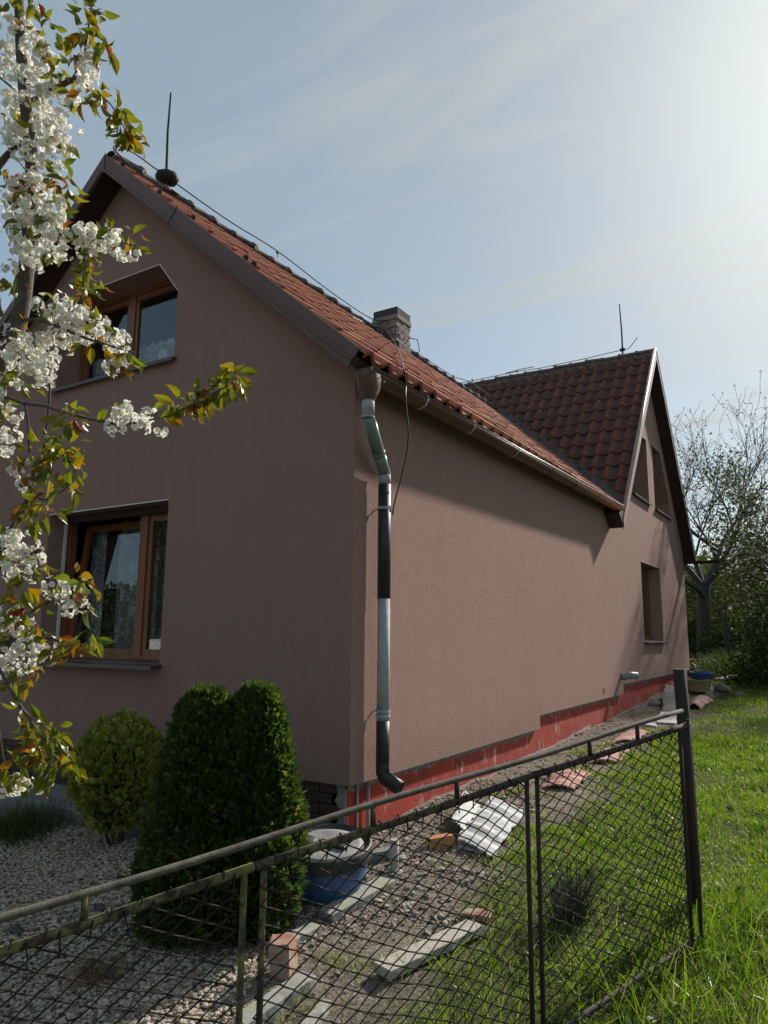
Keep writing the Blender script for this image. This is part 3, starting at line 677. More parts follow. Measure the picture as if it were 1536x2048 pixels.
w2 = [(-2.69,5.66,6.40),(-2.60,5.70,6.38),(-2.60,5.78,6.2),(-2.75,5.82,6.12),(AX,6.2,AZ+.12),(AX,8.2,AZ+.14),(AX+.05,8.9,AZ+.25),(AX+.2,9.6,AZ+.1)]
MB().tube(w2, .0085, 6).obj('conductor_wire', IRON, house, smooth=True)
w3 = [(-5.2,RY,RZ+.11),(-4.2,RY,RZ+.12),(-3.0,RY,RZ+.14),(-2.4,RY,RZ+.11),(-1.4,RY,RZ+.13),(rod2x,RY,RZ+.17)]; MB().tube(w3, .0085, 6).obj('conductor_wire', IRON, house, smooth=True)
MB().tube([(-3.3,RY-.02,RZ+.14),(-2.9,RY-.02,RZ+.17),(-2.55,RY-.02,RZ+.17)], .009, 6).obj('wire_splice', IRON, house)
for p in ((AX,2.6,AZ+.15),(AX,8.2,AZ+.08),(-3.0,RY,RZ+.07),(-4.2,RY,RZ+.07)):
    MB().tube([p,(p[0],p[1],p[2]+.075)], .006, 6).box((p[0],p[1],p[2]+.075),(.018,.018,.012)).obj('wire_holder', IRON, house)
MB().tube([(-2.70,5.22,6.42),(-2.68,5.45,6.36),(-2.69,5.66,6.40)],.005,5).obj('conductor_wire', IRON, house)
# thick cable: along the verge, to the chimney, then over the eave and down to the pipe clamp
cb1 = [hit(545,568,0,-1.9),hit(640,610,0,-2.4),hit(700,632,0,-2.65),(-3.20,5.17,6.56)]
def hroof(u, v, off):
    d = CF + CR*(u-768)/FPX - CU*(v-1024)/FPX; k = (AZ-K1*(CAM[0]-AX)+off-CAM[2])/(d[2]+K1*d[0]); return CAM+d*k
cbl = [(-3.20,5.16,6.56),hroof(772,662,.16),hroof(792,690,.11),hroof(803,720,.09),hroof(808,742,.08),hit(812,765,0,.30),hit(811,790,0,.33),hit(813,820,0,.32),hit(817,860,0,.30),hit(815,895,0,.27),hit(805,945,0,.22),hit(793,990,0,.17),hit(787,1015,0,.15),hit(785,1030,0,.13)]
MB().tube(spl(cb1), .011, 6).obj('roof_cable', CABLE, house, smooth=True)
MB().tube(spl(cbl), .0065, 6).obj('hanging_cable', CABLE, house, smooth=True)

# ---- windows
def bars(mb, pts2, w, plane, d0, d1_, mi=0):
    """frame bars of width w along a closed polygon, inside it; plane maps (a,b,depth)->xyz"""
    P = [np.array(p,float) for p in pts2]; k = len(P); area = sum(P[i][0]*P[(i+1)%k][1]-P[(i+1)%k][0]*P[i][1] for i in range(k))
    if area < 0: P = P[::-1]
    inn = []
    for i in range(k):
        e0 = nrm(P[i]-P[i-1]); e1 = nrm(P[(i+1)%k]-P[i]); n0 = np.array([-e0[1],e0[0]]); n1_ = np.array([-e1[1],e1[0]]); bis = n0+n1_; inn.append(P[i]+bis*w/(1+np.dot(n0,n1_)))
    V = [plane(*p,d) for d in (d0,d1_) for q in (P,inn) for p in q]; F = []
    for i in range(k):
        j = (i+1)%k; F += [(i,j,k+j,k+i),(2*k+i,3*k+i,3*k+j,2*k+j),(k+i,k+j,3*k+j,3*k+i),(i,2*k+i,2*k+j,j)]
    mb.add(V,F,mi); return inn
fpl = lambda a,b,d: (a,d,b)             # front wall: depth goes to +y
spl_ = lambda a,b,d: (-d,a,b)           # side wall: depth goes to -x
# lower front window: two sashes, the left one tilted in
wd = empty('front_window', (-3.07,.15,1.05), house); e = .004
mb = MB(); inn = bars(mb, [(-4.0+e,1.05+e),(-2.136-e,1.05+e),(-2.136-e,2.59-e),(-4.0+e,2.59-e)], .055, fpl, .235, .305); mb.obj('frame', WOOD, wd)
MX = -2.74
MB().span((MX-.055,.23,1.105),(MX+.055,.302,2.535)).obj('mullion', WOODV, wd)
def sash(parent, x0, x1, z0_, z1_, y0, tilt, lab):
    sp = empty('sash', (x0,y0,z0_), parent); pl = lambda a,b,d: (a, y0+d*math.cos(tilt)+(b-z0_)*math.sin(tilt), z0_+(b-z0_)*math.cos(tilt)-d*math.sin(tilt))
    mb = MB(); I = bars(mb, [(x0,z0_),(x1,z0_),(x1,z1_),(x0,z1_)], .07, pl, 0, .05); mb.obj('sash_frame', WOODV, sp)
    V = [pl(*p,.022) for p in I]; MB().add(V,[tuple(range(len(V)))]).obj('pane', GLASS, sp); return sp
sash(wd, -3.94, MX-.045, 1.10, 2.52, .27, RAD(6.5), '')
sash(wd, MX+.045, -2.197, 1.10, 2.52, .245, 0, '')
def curtain(parent, x0, x1, z0_, z1_, y, mt, waves=9, amp=.025, plane=fpl, name='lace_curtain'):
    n = 80; V = []; F = []
    for i in range(n+1):
        a = x0+(x1-x0)*i/n; d = y+amp*math.sin(i/n*waves*2*math.pi)+amp*.4*math.sin(i/n*waves*4.7)
        V += [plane(a,z0_,d),plane(a,z1_,d)]
    for i in range(n): F.append((2*i,2*i+2,2*i+3,2*i+1))
    return MB().add(V,F).obj(name, mt, parent, smooth=True)
curtain(wd, -3.52, -2.83, 1.12, 2.55, .56, LACE, 5); curtain(wd, -2.72, -2.2, 1.12, 2.55, .48, LACE, 4); curtain(wd, -4.05, -3.80, 1.1, 2.55, .60, LACE2, 2)
MB().span((-4.0,-.005,2.584),(-2.136,.006,2.594)).obj('shutter_edge_trim', TRIMW, wd)
MB().span((-3.997,.185,1.06),(-3.975,.215,2.588)).obj('shutter_guide', TRIMW, wd)
MB().span((-3.99,.17,2.515),(-2.146,.230,2.583)).obj('shutter_box', SOFFIT, wd)
def sillo(parent, a0, a1, z, out, plane, th=.012, lip=.035, inner=.235):
    V = [plane(a,zz,d) for a in (a0,a1) for (zz,d) in ((z+.025,inner),(z-.012,-out),(z-.012-lip,-out),(z-.012-lip,-out+.012),(z-.026,-out+.012),(z+.005,inner))]
    F = [(i,(i+1)%6,6+(i+1)%6,6+i) for i in range(6)]+[tuple(range(6)),tuple(range(11,5,-1))]; return MB().add(V,F).obj('sill', SILL, parent)
sillo(wd, -4.04, -2.10, 1.045, .13, fpl)
# upper front window, chamfered
wu = empty('attic_window', (-3.13,.2,4.03), house)
mb = MB(); ue = [(-4.086,4.034),(-2.184,4.034),(-2.184,4.738),(-2.472,5.096),(-3.798,5.096),(-4.086,4.738)]
inn = bars(mb, ue, .05, fpl, .275, .34); mb.obj('frame', WOOD, wu); MB().span((-3.26,.27,4.085),(-3.16,.335,5.045)).obj('mullion', WOODV, wu)
def poly_sash(parent, pts, d0, plane):
    sp = empty('sash', plane(pts[0][0],pts[0][1],d0), parent); mb = MB(); I = bars(mb, pts, .055, plane, d0, d0+.045); mb.obj('sash_frame', WOODV, sp); V = [plane(*p,d0+.02) for p in I]; MB().add(V,[tuple(range(len(V)))]).obj('pane', GLASS, sp)
poly_sash(wu, [(-3.17,4.09),(-2.238,4.09),(-2.238,4.72),(-2.50,5.04),(-3.17,5.04)], .285, fpl); poly_sash(wu, [(-4.03,4.09),(-3.25,4.09),(-3.25,5.04),(-3.77,5.04),(-4.03,4.72)], .285, fpl)
curtain(wu, -4.05, -2.2, 4.08, 4.50, .43, LACE2, 14, .02)
sillo(wu, -4.13, -2.14, 4.025, .06, fpl)
mb = MB(); 
for a,b_ in zip(uw[2:5],uw[3:6]): mb.tube([(a[0],-.003,a[1]),(b_[0],-.003,b_[1])], .006, 6)
mb.obj('edge_trim', TRIMW, wu)
# lower side window
ws = empty('side_window', (-.2,10.9,1.23), house); mb = MB(); inn = bars(mb, [(10.045,1.235),(11.845,1.235),(11.845,2.78),(10.045,2.78)], .06, spl_, .245, .31); mb.obj('frame', WOOD, ws)
MB().span((-.305,10.9,1.295),(-.24,11.0,2.72)).obj('mullion', WOODV, ws)
poly_sash(ws, [(10.10,1.29),(10.905,1.29),(10.905,2.725),(10.10,2.725)], .252, spl_); poly_sash(ws, [(10.99,1.29),(11.79,1.29),(11.79,2.725),(10.99,2.725)], .252, spl_)
curtain(ws, 10.1, 11.8, 1.3, 2.72, .40, LACE2, 8, .02, spl_); sillo(ws, 10.0, 11.89, 1.228, .075, spl_); MB().span((-.16,10.04,2.787),(.004,11.85,2.797)).obj('edge_trim', TRIMW, ws)
# two sloping gable windows
for nm, poly in (('gable_window', gl), ('gable_window', gr)):
    c = np.mean(poly,0); wg = empty(nm, (-.2,c[0],4.1), house); shr = [(c[0]+(a-c[0])*.994, c[1]+(b_-c[1])*.994) for a,b_ in poly]
    mb = MB(); I = bars(mb, shr, .05, spl_, .31, .345); mb.obj('frame', WOOD, wg); V = [spl_(*p,.328) for p in I]; MB().add(V,[tuple(range(len(V)))]).obj('pane', GLASS, wg)
    ys = [p[0] for p in poly]; sillo(wg, min(ys)-.03, max(ys)+.03, 4.098, .06, spl_)
    mb = MB(); P_ = [p for p in poly if p[1] > 5.3]; mb.tube([(.003,P_[0][0],P_[0][1]),(.003,P_[1][0],P_[1][1])], .006, 6); mb.obj('edge_trim', TRIMW, wg)

# ------------------------------------------------------------------ fence
FA = np.array([2.458,-.485,.944]); FD = np.array([math.cos(1.2018),math.sin(1.2018),.106]); FG, FH = .082, 1.131
FN = nrm(np.cross(FD,(0,0,1.)))
def fp(t, dn, off=0.0): return FA+FD*t-np.array([0,0,dn])+FN*off
fence = empty('chain_link_fence', fp(-1.2,FH))
tag(fence, 'rusty pipe fence with chain link mesh crossing the foreground', 'fence')
pts = [fp(t, .012*math.sin((t+.3)*1.9)**2*.8) for t in np.linspace(-3.9,.01,24)]
MB().tube(pts, .0118, 10).obj('top_rail', RAIL, fence, smooth=True)
for t in (-3.02,-2.03,-1.62,-.78,-.40):
    MB().tube([fp(t,.006),fp(t,FG-.008)], .0105, 8).obj('rail_stub', FRAME, fence, smooth=True)
def panel(t0, t1, bulge, seed, right=False):
    pn = empty('fence_panel', fp((t0+t1)/2,FH), fence); r_ = np.random.default_rng(seed)
    MB().tube([fp(t,FG+.006*math.sin((t-t0)*2.6)) for t in np.linspace(t0-.03,t1+(.10 if right else .03),10)], .0145, 10).obj('upper_bar', FRAME, pn, smooth=True)
    MB().tube([fp(t,FH) for t in np.linspace(t0,t1,5)], .0125, 8).obj('lower_bar', RAIL if right else FRAME, pn, smooth=True)
    for t in (t0,t1): MB().tube([fp(t,FG),fp(t,FG+.4),fp(t,FH)], .0105, 8).obj('upright', FRAME, pn, smooth=True)
    p = .0255; mb = MB(); ph = r_.uniform(0,6,4)
    def warp(t, dn):
        u = (t-t0)/(t1-t0); v = (dn-FG)/(FH-FG)
        ot = .010*math.sin(5*v+ph[0])+.008*math.sin(9*u+ph[1])+.004*math.sin(23*v+17*u+ph[2])
        od = .010*math.sin(6*u+ph[3])+.006*math.sin(11*v+4*u+ph[0])
        off = bulge*math.sin(math.pi*u)**.8*(v**1.5)*.9 + .012*math.sin(7*u+5*v+ph[1])
        return fp(t+ot*min(1,8*u,8*(1-u)), dn+od*min(1,6*v)+.05*bulge*v, off)
    k = 0; t = t0+.008
    while t < t1-.008:
        dn = FG+.004; q = []; j = 0
        while dn < FH+.005:
            sg = 1 if (j % 2) == 0 else -1
            q.append(warp(t+sg*p*(1.06 if k % 2 else -1.06)*1.0, dn)+FN*(.004*sg)); dn += .0275; j += 1
        [mb.tube([a_,c_], .0028, 4, caps=False) for a_, c_ in zip(q[:-1],q[1:])]; t += 2*p*1.0*.98; k += 1
    # loops of tying wire around the upper bar
    for t in np.arange(t0+.05, t1-.02, .085):
        c = fp(t,FG); tt = nrm(FD); lp = []
        for a in np.linspace(0,2*math.pi*1.05,11): lp.append(c+FN*math.cos(a)*.0175+np.array([0,0,1.])*math.sin(a)*.0175+tt*(.006*a-.02))
        lp.append(lp[-1]-np.array([0,0,.05])+tt*r_.uniform(-.02,.02)); mb.tube(lp, .0026, 4, caps=False)
    mb.obj('wire_mesh', WIREM, pn)
panel(-3.75,-2.535,.02,1); panel(-2.465,-1.215,.03,2); panel(-1.15,-.022,.10,3,True)
MB().tube([fp(.045,.05,.01),fp(.05,FH+.16,.012)], .0105, 8).obj('hinge_post', FRAME, fence, smooth=True)
MB().tube([fp(-.03,FH-.01,.0),fp(.075,FH+.005,.01)], .008, 6).obj('hinge_pin', RAIL, fence)
pb = np.array([2.385,.02,float(G(2.385,.02))-.15])
o = MB().tube([pb,pb+[0,0,1.0],pb+[-.012,0,1.14-pb[2]]], .038, 16).obj('round_post', POSTM, smooth=True); flat_ends(o)
tag(o, 'thick dark rusty round post standing just beyond the fence end', 'post')

# ------------------------------------------------------------------ gravel, rubble, grass
PHI = (1+5**.5)/2
ICO = nrm(np.array([(-1,PHI,0),(1,PHI,0),(-1,-PHI,0),(1,-PHI,0),(0,-1,PHI),(0,1,PHI),(0,-1,-PHI),(0,1,-PHI),(PHI,0,-1),(PHI,0,1),(-PHI,0,-1),(-PHI,0,1)]))
ICF = [(0,11,5),(0,5,1),(0,1,7),(0,7,10),(0,10,11),(1,5,9),(5,11,4),(11,10,2),(10,7,6),(7,1,8),(3,9,4),(3,4,2),(3,2,6),(3,6,8),(3,8,9),(4,9,5),(2,4,11),(6,2,10),(8,6,7),(9,8,1)]
def visible(P, mu=60, mv=80):
    q = proj(P); return (q[:,2] > .3) & (q[:,0] > -mu-120) & (q[:,0] < 1536+mu+120) & (q[:,1] < 2048+mv+60) & (q[:,1] > -50)
def stones(name, P, r, mt, label, cat, flat=.6, jag=(.86,1.14)):
    k = len(P); R_ = frames(rng.normal(size=(k,3))*[1,1,.25], roll=(0,0,1.0)); s = r[:,None]*rng.uniform(.65,1.25,(k,3)); s[:,2] *= flat
    R_ = R_*s[:,None,:]; P = P.copy(); P[:,2] += r*.25
    me = scatter_mesh(name, ICO*rng.uniform(*jag,(12,1)), ICF, (R_,P), mt, smooth=False); o = link_mesh(name, me, (0,0,0)); tag(o, label, cat, kind='stuff'); return o
def inside_house(x, y): return (x < .0) & (y > .05) & (y < 14.9) & (x > -6.3)
n = 60000; x = rng.uniform(-3.2,1.15,n); y = rng.uniform(-3.9,-.35,n)
edge = .62 + .25*(vnoise(x*2,y*2,5)-.5) - .12*(y+1.6)
k = (x < edge) & ((y < -.62) | (rng.random(n) < .1)); P = np.stack([x,y,G(x,y)],1)[k]; P = P[visible(P)]
P[:,2] += rng.uniform(-.004,.012,len(P)); stones('gravel', P, rng.uniform(.008,.0165,len(P)), STONE, 'pale grey and cream pebbles in front of the house', 'gravel')
n = 44000; x = rng.uniform(.0,2.2,n); y = np.concatenate([rng.uniform(-2.9,2.5,n//2), rng.uniform(-.5,14.5,n-n//2)])
edge = np.where(y < 0, 1.5+.25*y, 1.05-.02*y)+.5*(vnoise(x*2.5,y*2.5,8)-.5)
dens = np.clip((edge-x)/.5,0,1)*(.25+.9*vnoise(x*3,y*3,9)**2)
k = rng.random(n) < dens; P = np.stack([x,y,G(x,y)],1)[k]; P = P[visible(P)]; stones('rubble', P, rng.uniform(.004,.013,len(P))*rng.choice([1,1,1,1,1,2.2],len(P)), RUBBLE, 'loose stones and mortar crumbs on the bare earth along the wall', 'rubble', .5, (.6,1.3))
BL = [(-.5,0,0),(.5,0,0),(-.42,.38,.06),(.42,.38,.06),(-.26,.75,.20),(.26,.75,.20),(0,1,.42)]
BF = [(0,1,3,2),(2,3,5,4),(4,5,6)]
def blades(name, P, h, w, mt, label, cat, lean=.45, top=True, parent=None):
    k = len(P); d = rng.normal(size=(k,3))*lean; d[:,2] = 1; roll = rng.normal(size=(k,3)); roll[:,2] *= .2
    R_ = frames(d, roll=roll[0]) if False else frames(d); s = np.stack([w,h,h],1); R_ = R_*s[:,None,:]
    me = scatter_mesh(name, BL, BF, (R_,P), mt); o = link_mesh(name, me, (0,0,0), parent); tag(o, label, cat, kind='stuff'); return o
def lawn(n, x0, x1, y0, y1, hlo, hhi, seed):
    x = rng.uniform(x0,x1,n); y = rng.uniform(y0,y1,n); 
    edge = np.where(y < 0, .92-.02*y, .82+.01*y)+.8*(vnoise(x*2.2,y*2.2,4)-.5)
    dens = np.clip((x-edge)/.55,.0,1)*(.35+.8*vnoise(x*1.7,y*1.7,12)); dens = np.where(y > 13.5, .9, dens)
    clump = vnoise(x*5,y*5,21); k = (rng.random(n) < dens+.22*(clump > .70)) & ~inside_house(x,y) & (x > .15); P = np.stack([x,y,G(x,y)-.005],1)
    k &= visible(P); P = P[k]; tall = clump[k]*vnoise(P[:,0]*1.1+3,P[:,1]*1.1,6); h = (hlo+(hhi-hlo)*tall)*rng.uniform(.5,1.3,len(P)); return P, h
Ps, hs_ = [], []
for a in ((110000,.5,5.0,-2.4,1.6,.035,.13,1),(105000,.3,6.5,1.6,6.5,.03,.16,2),(60000,.2,9,6.5,15,.04,.15,3)):
    p, h = lawn(*a); Ps.append(p); hs_.append(h)
P = np.concatenate(Ps); h = np.concatenate(hs_); dist = np.linalg.norm(P-CAM,axis=1)
blades('grass', P, h, .0045*np.clip(dist/5,.8,2.6)*rng.uniform(.7,1.4,len(P)), GRASSM, 'sunlit green lawn grass right of the house and fence', 'grass', .75)
n = 1000; x = 2.75+rng.normal(size=n)*.55; y = -1.0+rng.normal(size=n)*.35; P = np.stack([x,y,G(x,y)],1); P = P[visible(P)]
blades('tall_grass', P, rng.uniform(.10,.30,len(P)), rng.uniform(.004,.008,len(P)), GRASSM, 'taller rank grass outside the fence at the bottom right corner', 'grass', .6)
n = 15000; x = rng.uniform(.05,1.9,n); y = rng.uniform(-2.6,9,n); k = rng.random(n) < np.clip((1.7-x),.1,1); P = np.stack([x,y,G(x,y)+.004],1)[k]; P = P[visible(P)]
blades('straw', P, rng.uniform(.03,.11,len(P)), rng.uniform(.002,.004,len(P)), STRAWM, 'dead straw and stalks strewn over the bare earth', 'straw', 3.0)
n = 16000; x = rng.uniform(.1,7.5,n); y = rng.uniform(15.0,22,n); P = np.stack([x,y,G(x,y)],1); P = P[visible(P)]
blades('weeds', P, rng.uniform(.25,.75,len(P)), rng.uniform(.012,.03,len(P)), WEEDM, 'tall dark weeds in the shade behind the house', 'weeds', .35)

n = 260; cx = rng.uniform(1.3,4.6,n); cy = rng.uniform(-1.7,4.5,n); k = vnoise(cx*1.2,cy*1.2,61) > .45; cx, cy = cx[k], cy[k]
a = rng.uniform(0,2*math.pi,(len(cx),9)); rr_ = rng.uniform(.01,.05,a.shape); x = (cx[:,None]+np.cos(a)*rr_).ravel(); y = (cy[:,None]+np.sin(a)*rr_).ravel(); P = np.stack([x,y,G(x,y)+rng.uniform(.0,.03,len(x))],1); d = np.stack([np.cos(a).ravel(),np.sin(a).ravel(),rng.uniform(.15,1.0,len(x))],1); k = visible(P)
me = scatter_mesh('lawn_weeds', [(0,0,0),(-.16,.35,.05),(.16,.35,.05),(-.24,.7,.04),(.24,.7,.04),(0,1,-.05)], [(0,2,1),(1,2,4,3),(3,4,5)], (frames(d[k], s=rng.uniform(.03,.075,k.sum())), P[k]), LAWNWEED); tag(link_mesh('lawn_weeds', me, (0,0,0)), 'broad leaved weeds growing in the lawn', 'weeds', kind='stuff')

# ------------------------------------------------------------------ shrubs by the house
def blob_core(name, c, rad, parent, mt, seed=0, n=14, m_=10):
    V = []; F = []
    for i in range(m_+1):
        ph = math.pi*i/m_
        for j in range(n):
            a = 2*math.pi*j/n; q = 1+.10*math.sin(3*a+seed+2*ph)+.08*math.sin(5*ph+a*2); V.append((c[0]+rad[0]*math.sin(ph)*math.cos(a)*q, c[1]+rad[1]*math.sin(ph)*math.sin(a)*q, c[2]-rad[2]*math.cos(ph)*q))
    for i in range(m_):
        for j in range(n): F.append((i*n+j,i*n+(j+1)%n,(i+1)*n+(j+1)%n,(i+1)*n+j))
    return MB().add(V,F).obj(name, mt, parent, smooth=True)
tb = ground_hit(440,1868); dT = (tb-CAM)@CF
thu = empty('thuja_shrub', tb); tag(thu, 'dense dark green conical thuja with two tops in front of the house', 'shrub')
SPR = [(0,0,0),(-.09,.30,.02),(.09,.30,.02),(-.34,.62,-.03),(-.20,.70,.02),(.34,.60,.03),(.20,.70,-.02),(-.10,1.0,.06),(.06,.92,0),(.13,1.06,.03),(-.42,.36,.02),(.42,.34,-.02)]
SPF = [(0,2,1),(1,2,8),(1,4,3),(2,5,6),(1,8,7),(2,9,8),(0,1,10),(0,11,2)]
def heads():
    out = []
    ppm = FPX/dT
    for (u,vtop,rpx,kk) in ((392,1400,104,16000),(500,1392,84,14500)):
        base = tb + CR*(u-440)/ppm; H_ = (at(u,vtop,dT)-tb)[2]; out.append((base,H_,rpx/ppm,kk))
    return out
PP, DD, SS = [], [], []
for (b_,H_,r_,kk) in heads():
    hh = rng.random(kk)**.85; a = rng.uniform(0,2*math.pi,kk)
    prof = np.clip(.80+.9*hh,0,1)*np.where(hh > .25, np.clip((1.01-hh)/.76,0,1)**.5, 1)
    lump = 1+.34*(vnoise(a*2.6+hh*3,hh*8,31)-.5)+.22*(vnoise(a*7,hh*22,32)-.5)
    rr_ = r_*prof*lump*(1-.16*rng.random(kk)**2)
    rad = np.stack([np.cos(a),np.sin(a),np.zeros(kk)],1); p = b_+rad*rr_[:,None]; p[:,2] = tb[2]+.02+hh*H_*.97
    d = rad*.75+np.array([0,0,1.])*(.55+.6*hh[:,None])+rng.normal(size=(kk,3))*.35
    PP.append(p); DD.append(d); SS.append(rng.uniform(.04,.115,kk))
P = np.concatenate(PP); D = np.concatenate(DD); S = np.concatenate(SS); D = nrm(D)
me = scatter_mesh('foliage', SPR, SPF, (frames(D, s=S), P), THUJAM, loc=tb); tag(link_mesh('foliage', me, tb, thu), kind='stuff')
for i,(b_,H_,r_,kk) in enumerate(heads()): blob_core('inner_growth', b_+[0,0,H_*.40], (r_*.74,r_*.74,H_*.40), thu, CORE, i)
MB().tube([tb-[0,0,.1],tb+[0,0,.4]], .04, 8).obj('trunk', BARK, thu)

eb = ground_hit(228,1690); dE = (eb-CAM)@CF; ppm = FPX/dE
eu = empty('variegated_bush', eb); tag(eu, 'round yellow and green variegated euonymus bush against the front wall', 'shrub')
EL = [(0,0,0),(-.26,.22,.03),(-.34,.52,.05),(-.2,.85,.02),(0,1,-.03),(.2,.85,.02),(.34,.52,.05),(.26,.22,.03), (0,.07,.0),(-.20,.27,.0),(-.26,.54,.01),(0,.90,-.01),(.26,.54,.01),(.20,.27,0)]
EF = [(8,13,9),(13,12,10,9),(12,11,10),(0,1,9,8),(1,2,10,9),(2,3,11,10),(3,4,11),(4,5,11),(5,6,12,11),(6,7,13,12),(7,0,8,13)]
kk = 7500; ec = eb+np.array([0,0,(at(230,1445,dE)-eb)[2]*.53]); er = np.array([88/ppm,88/ppm,(at(230,1445,dE)-eb)[2]*.48])
d = nrm(rng.normal(size=(kk,3))); lump = 1+.22*(vnoise(d[:,0]*3+5,d[:,2]*3+d[:,1]*2,41)-.5); low = np.where(d[:,2] < -.3, .86, 1)
p = ec+d*er*(lump*low*(1-.22*rng.random(kk)**1.5))[:,None]; dd = d+np.array([0,0,.65])+rng.normal(size=(kk,3))*.5
me = scatter_mesh('foliage', EL, EF, (frames(dd, s=rng.uniform(.038,.064,kk)), p), [EUG,EUY], [0]*3+[1]*8, loc=eb); tag(link_mesh('foliage', me, eb, eu), kind='stuff')
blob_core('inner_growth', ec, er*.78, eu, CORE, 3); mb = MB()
for i in range(7): a = i*.9; mb.tube([eb+[.02*math.cos(a),.02*math.sin(a),-.05],eb+[.14*math.cos(a),.14*math.sin(a),.28]], .009, 5)
mb.obj('stems', BARKD, eu)
def tuft(name, u, v, n, spread, hl, hh_, mt, label, cat, lean=.5, w=.006):
    b_ = ground_hit(u,v); p = b_+np.stack([rng.normal(size=n)*spread,rng.normal(size=n)*spread,np.zeros(n)],1); p[:,2] = G(p[:,0],p[:,1])
    k_ = n; R_ = frames(np.concatenate([rng.normal(size=(k_,2))*lean,np.ones((k_,1))],1)); hgt = rng.uniform(hl,hh_,k_); R_ = R_*np.stack([np.full(k_,w),hgt,hgt],1)[:,None,:]
    root = empty(name, b_); tag(root, label, cat); me = scatter_mesh('blade_mass', BL, BF, (R_,p), mt, loc=b_); tag(link_mesh('blade_mass', me, b_, root), kind='stuff'); return root, b_
tuft('grass_tuft', 40, 1665, 1500, .16, .08, .28, WEEDM, 'dark green grass tuft at the left edge beside the path', 'grass tuft', .8, .005)
rt, b_ = tuft('bare_bush_tuft', 20, 1520, 500, .12, .1, .35, BUSHM, 'small dark plant by the house wall at the left edge', 'plant', .6, .02)
rt, b_ = tuft('cut_stump', 195, 1965, 420, .07, .06, .18, STRAWM, 'cut back stump with pale sawn stems and dry grass in the gravel', 'stump', 1.2, .0035)
for (du,dv,hh_,r_) in ((-20,-15,.14,.016),(-38,5,.10,.018),(28,-35,.15,.016),(8,-5,.07,.012)):
    q = b_+CR*du/400+np.array([0,0,-.02]); MB().tube([q,q+[.01,.0,hh_]], [r_*1.2,r_], 9).obj('cut_stem', BARK, rt); MB().lathe([(r_*.92,0),(r_*.9,.002)], q+[.01,0,hh_+.001], 9, close=True).obj('sawn_face', YELLOWP, rt)
rt, b_ = tuft('dead_weed', 1140, 1840, 330, .05, .16, .40, STRAWM, 'dark withered weed caught behind the right fence panel', 'weed', .45, .004)
for c in rt.children: c.data.materials.clear(); c.data.materials.append(BARKD)

# ------------------------------------------------------------------ things lying about
def thing1(o, label, cat, group=None): return tag(o, label, cat, group)
bb = ground_hit(646,1792); brl = empty('cut_down_barrel', bb); tag(brl, 'blue plastic tub with a dusty black lid beside the thuja', 'barrel')
tl = nrm(np.array([.06,-.14,1.0])); bc = bb+[0,.05,-.06]
MB().lathe([(.17,0),(.205,.08),(.245,.20),(.262,.27),(.265,.315)], bc, 32, axis=tl).obj('tub_body', BLUE, brl, smooth=True)
MB().lathe([(.262,.30),(.285,.305),(.292,.32),(.285,.335),(.292,.35),(.285,.365),(.290,.385),(.272,.395),(.268,.378),(.24,.374)], bc, 36, axis=tl).obj('lid_rim', BLACKLID, brl, smooth=True)
MB().lathe([(.245,.372),(.20,.376),(.14,.372),(.02,.374)], bc, 32, axis=tl, close=True).obj('lid_top', LIDTOP, brl, smooth=True)
ax2 = nrm(np.cross(tl,(0,1.,0)))
MB().lathe([(.06,.376),(.066,.39),(.055,.40),(.01,.402)], bc+ax2*.13+np.array([.02,-.06,0]), 16, axis=tl, close=True).obj('lid_boss', BLACKLID, brl, smooth=True)
MB().box(bc+tl*.385-ax2*.05,(.10,.02,.012),ax=np.array([ax2,np.cross(tl,ax2),tl])).obj('lid_grip', BLACKLID, brl, bevel=.004)
sb = ground_hit(788,1742); o = MB().tube([sb-[0,0,.05],sb+[.004,0,.20]], [.032,.030], 10).obj('wooden_stake', GREYW, smooth=True); flat_ends(o); thing1(o,'short grey wooden stake stuck in the earth right of the blue tub','stake')
def rough_box(name, c, h, ax, mt, seed=0, jit=.004):
    r_ = np.random.default_rng(seed); nx_,ny_,nz_ = 5,2,2; mb = MB(); mb.box(c,h,ax)
    V = np.array(mb.v); V += r_.normal(size=V.shape)*jit; mb.v = [tuple(p) for p in V]; return mb
def plank(name, ua, va, ub, vb, w, th_, mt, label, cat='board', lift=(.0,.0), roll=0, seed=1, group=None):
    a = ground_hit(ua,va)+[0,0,lift[0]+th_/2]; b_ = ground_hit(ub,vb)+[0,0,lift[1]+th_/2]; d_ = nrm(b_-a); sd = nrm(np.cross((0,0,1.),d_)); up = np.cross(d_,sd)
    sd, up = sd*math.cos(roll)+up*math.sin(roll), up*math.cos(roll)-sd*math.sin(roll); ln = np.linalg.norm(b_-a); r_ = np.random.default_rng(seed); n_ = 8; V = []; F = []
    for i in range(n_+1):
        p = a+d_*ln*i/n_; jw = r_.uniform(-.004,.004,4)
        for j,(q,z) in enumerate(((-1,-1),(1,-1),(1,1),(-1,1))): V.append(p+sd*q*(w/2+jw[j])+up*z*(th_/2+jw[j]*.4)+d_*(r_.uniform(-.012,.012) if i in (0,n_) else 0))
    for i in range(n_):
        for j in range(4): F.append((4*i+j,4*i+(j+1)%4,4*i+4+(j+1)%4,4*i+4+j))
    F += [(3,2,1,0),tuple(4*n_+j for j in range(4))]; o = MB().add(V,F).obj(name, mt, bevel=.003); return thing1(o,label,cat,group)
plank('weathered_board', 765,1962, 950,1868, .125,.045, GREYW, 'thick bleached grey board lying on the grass in the foreground', lift=(.02,.015), seed=3)
plank('concrete_edging', 480,2075, 620,1975, .10,.07, CONC, 'pale concrete edging slab at the bottom centre behind the fence', 'edging', seed=4, lift=(.0,.0))
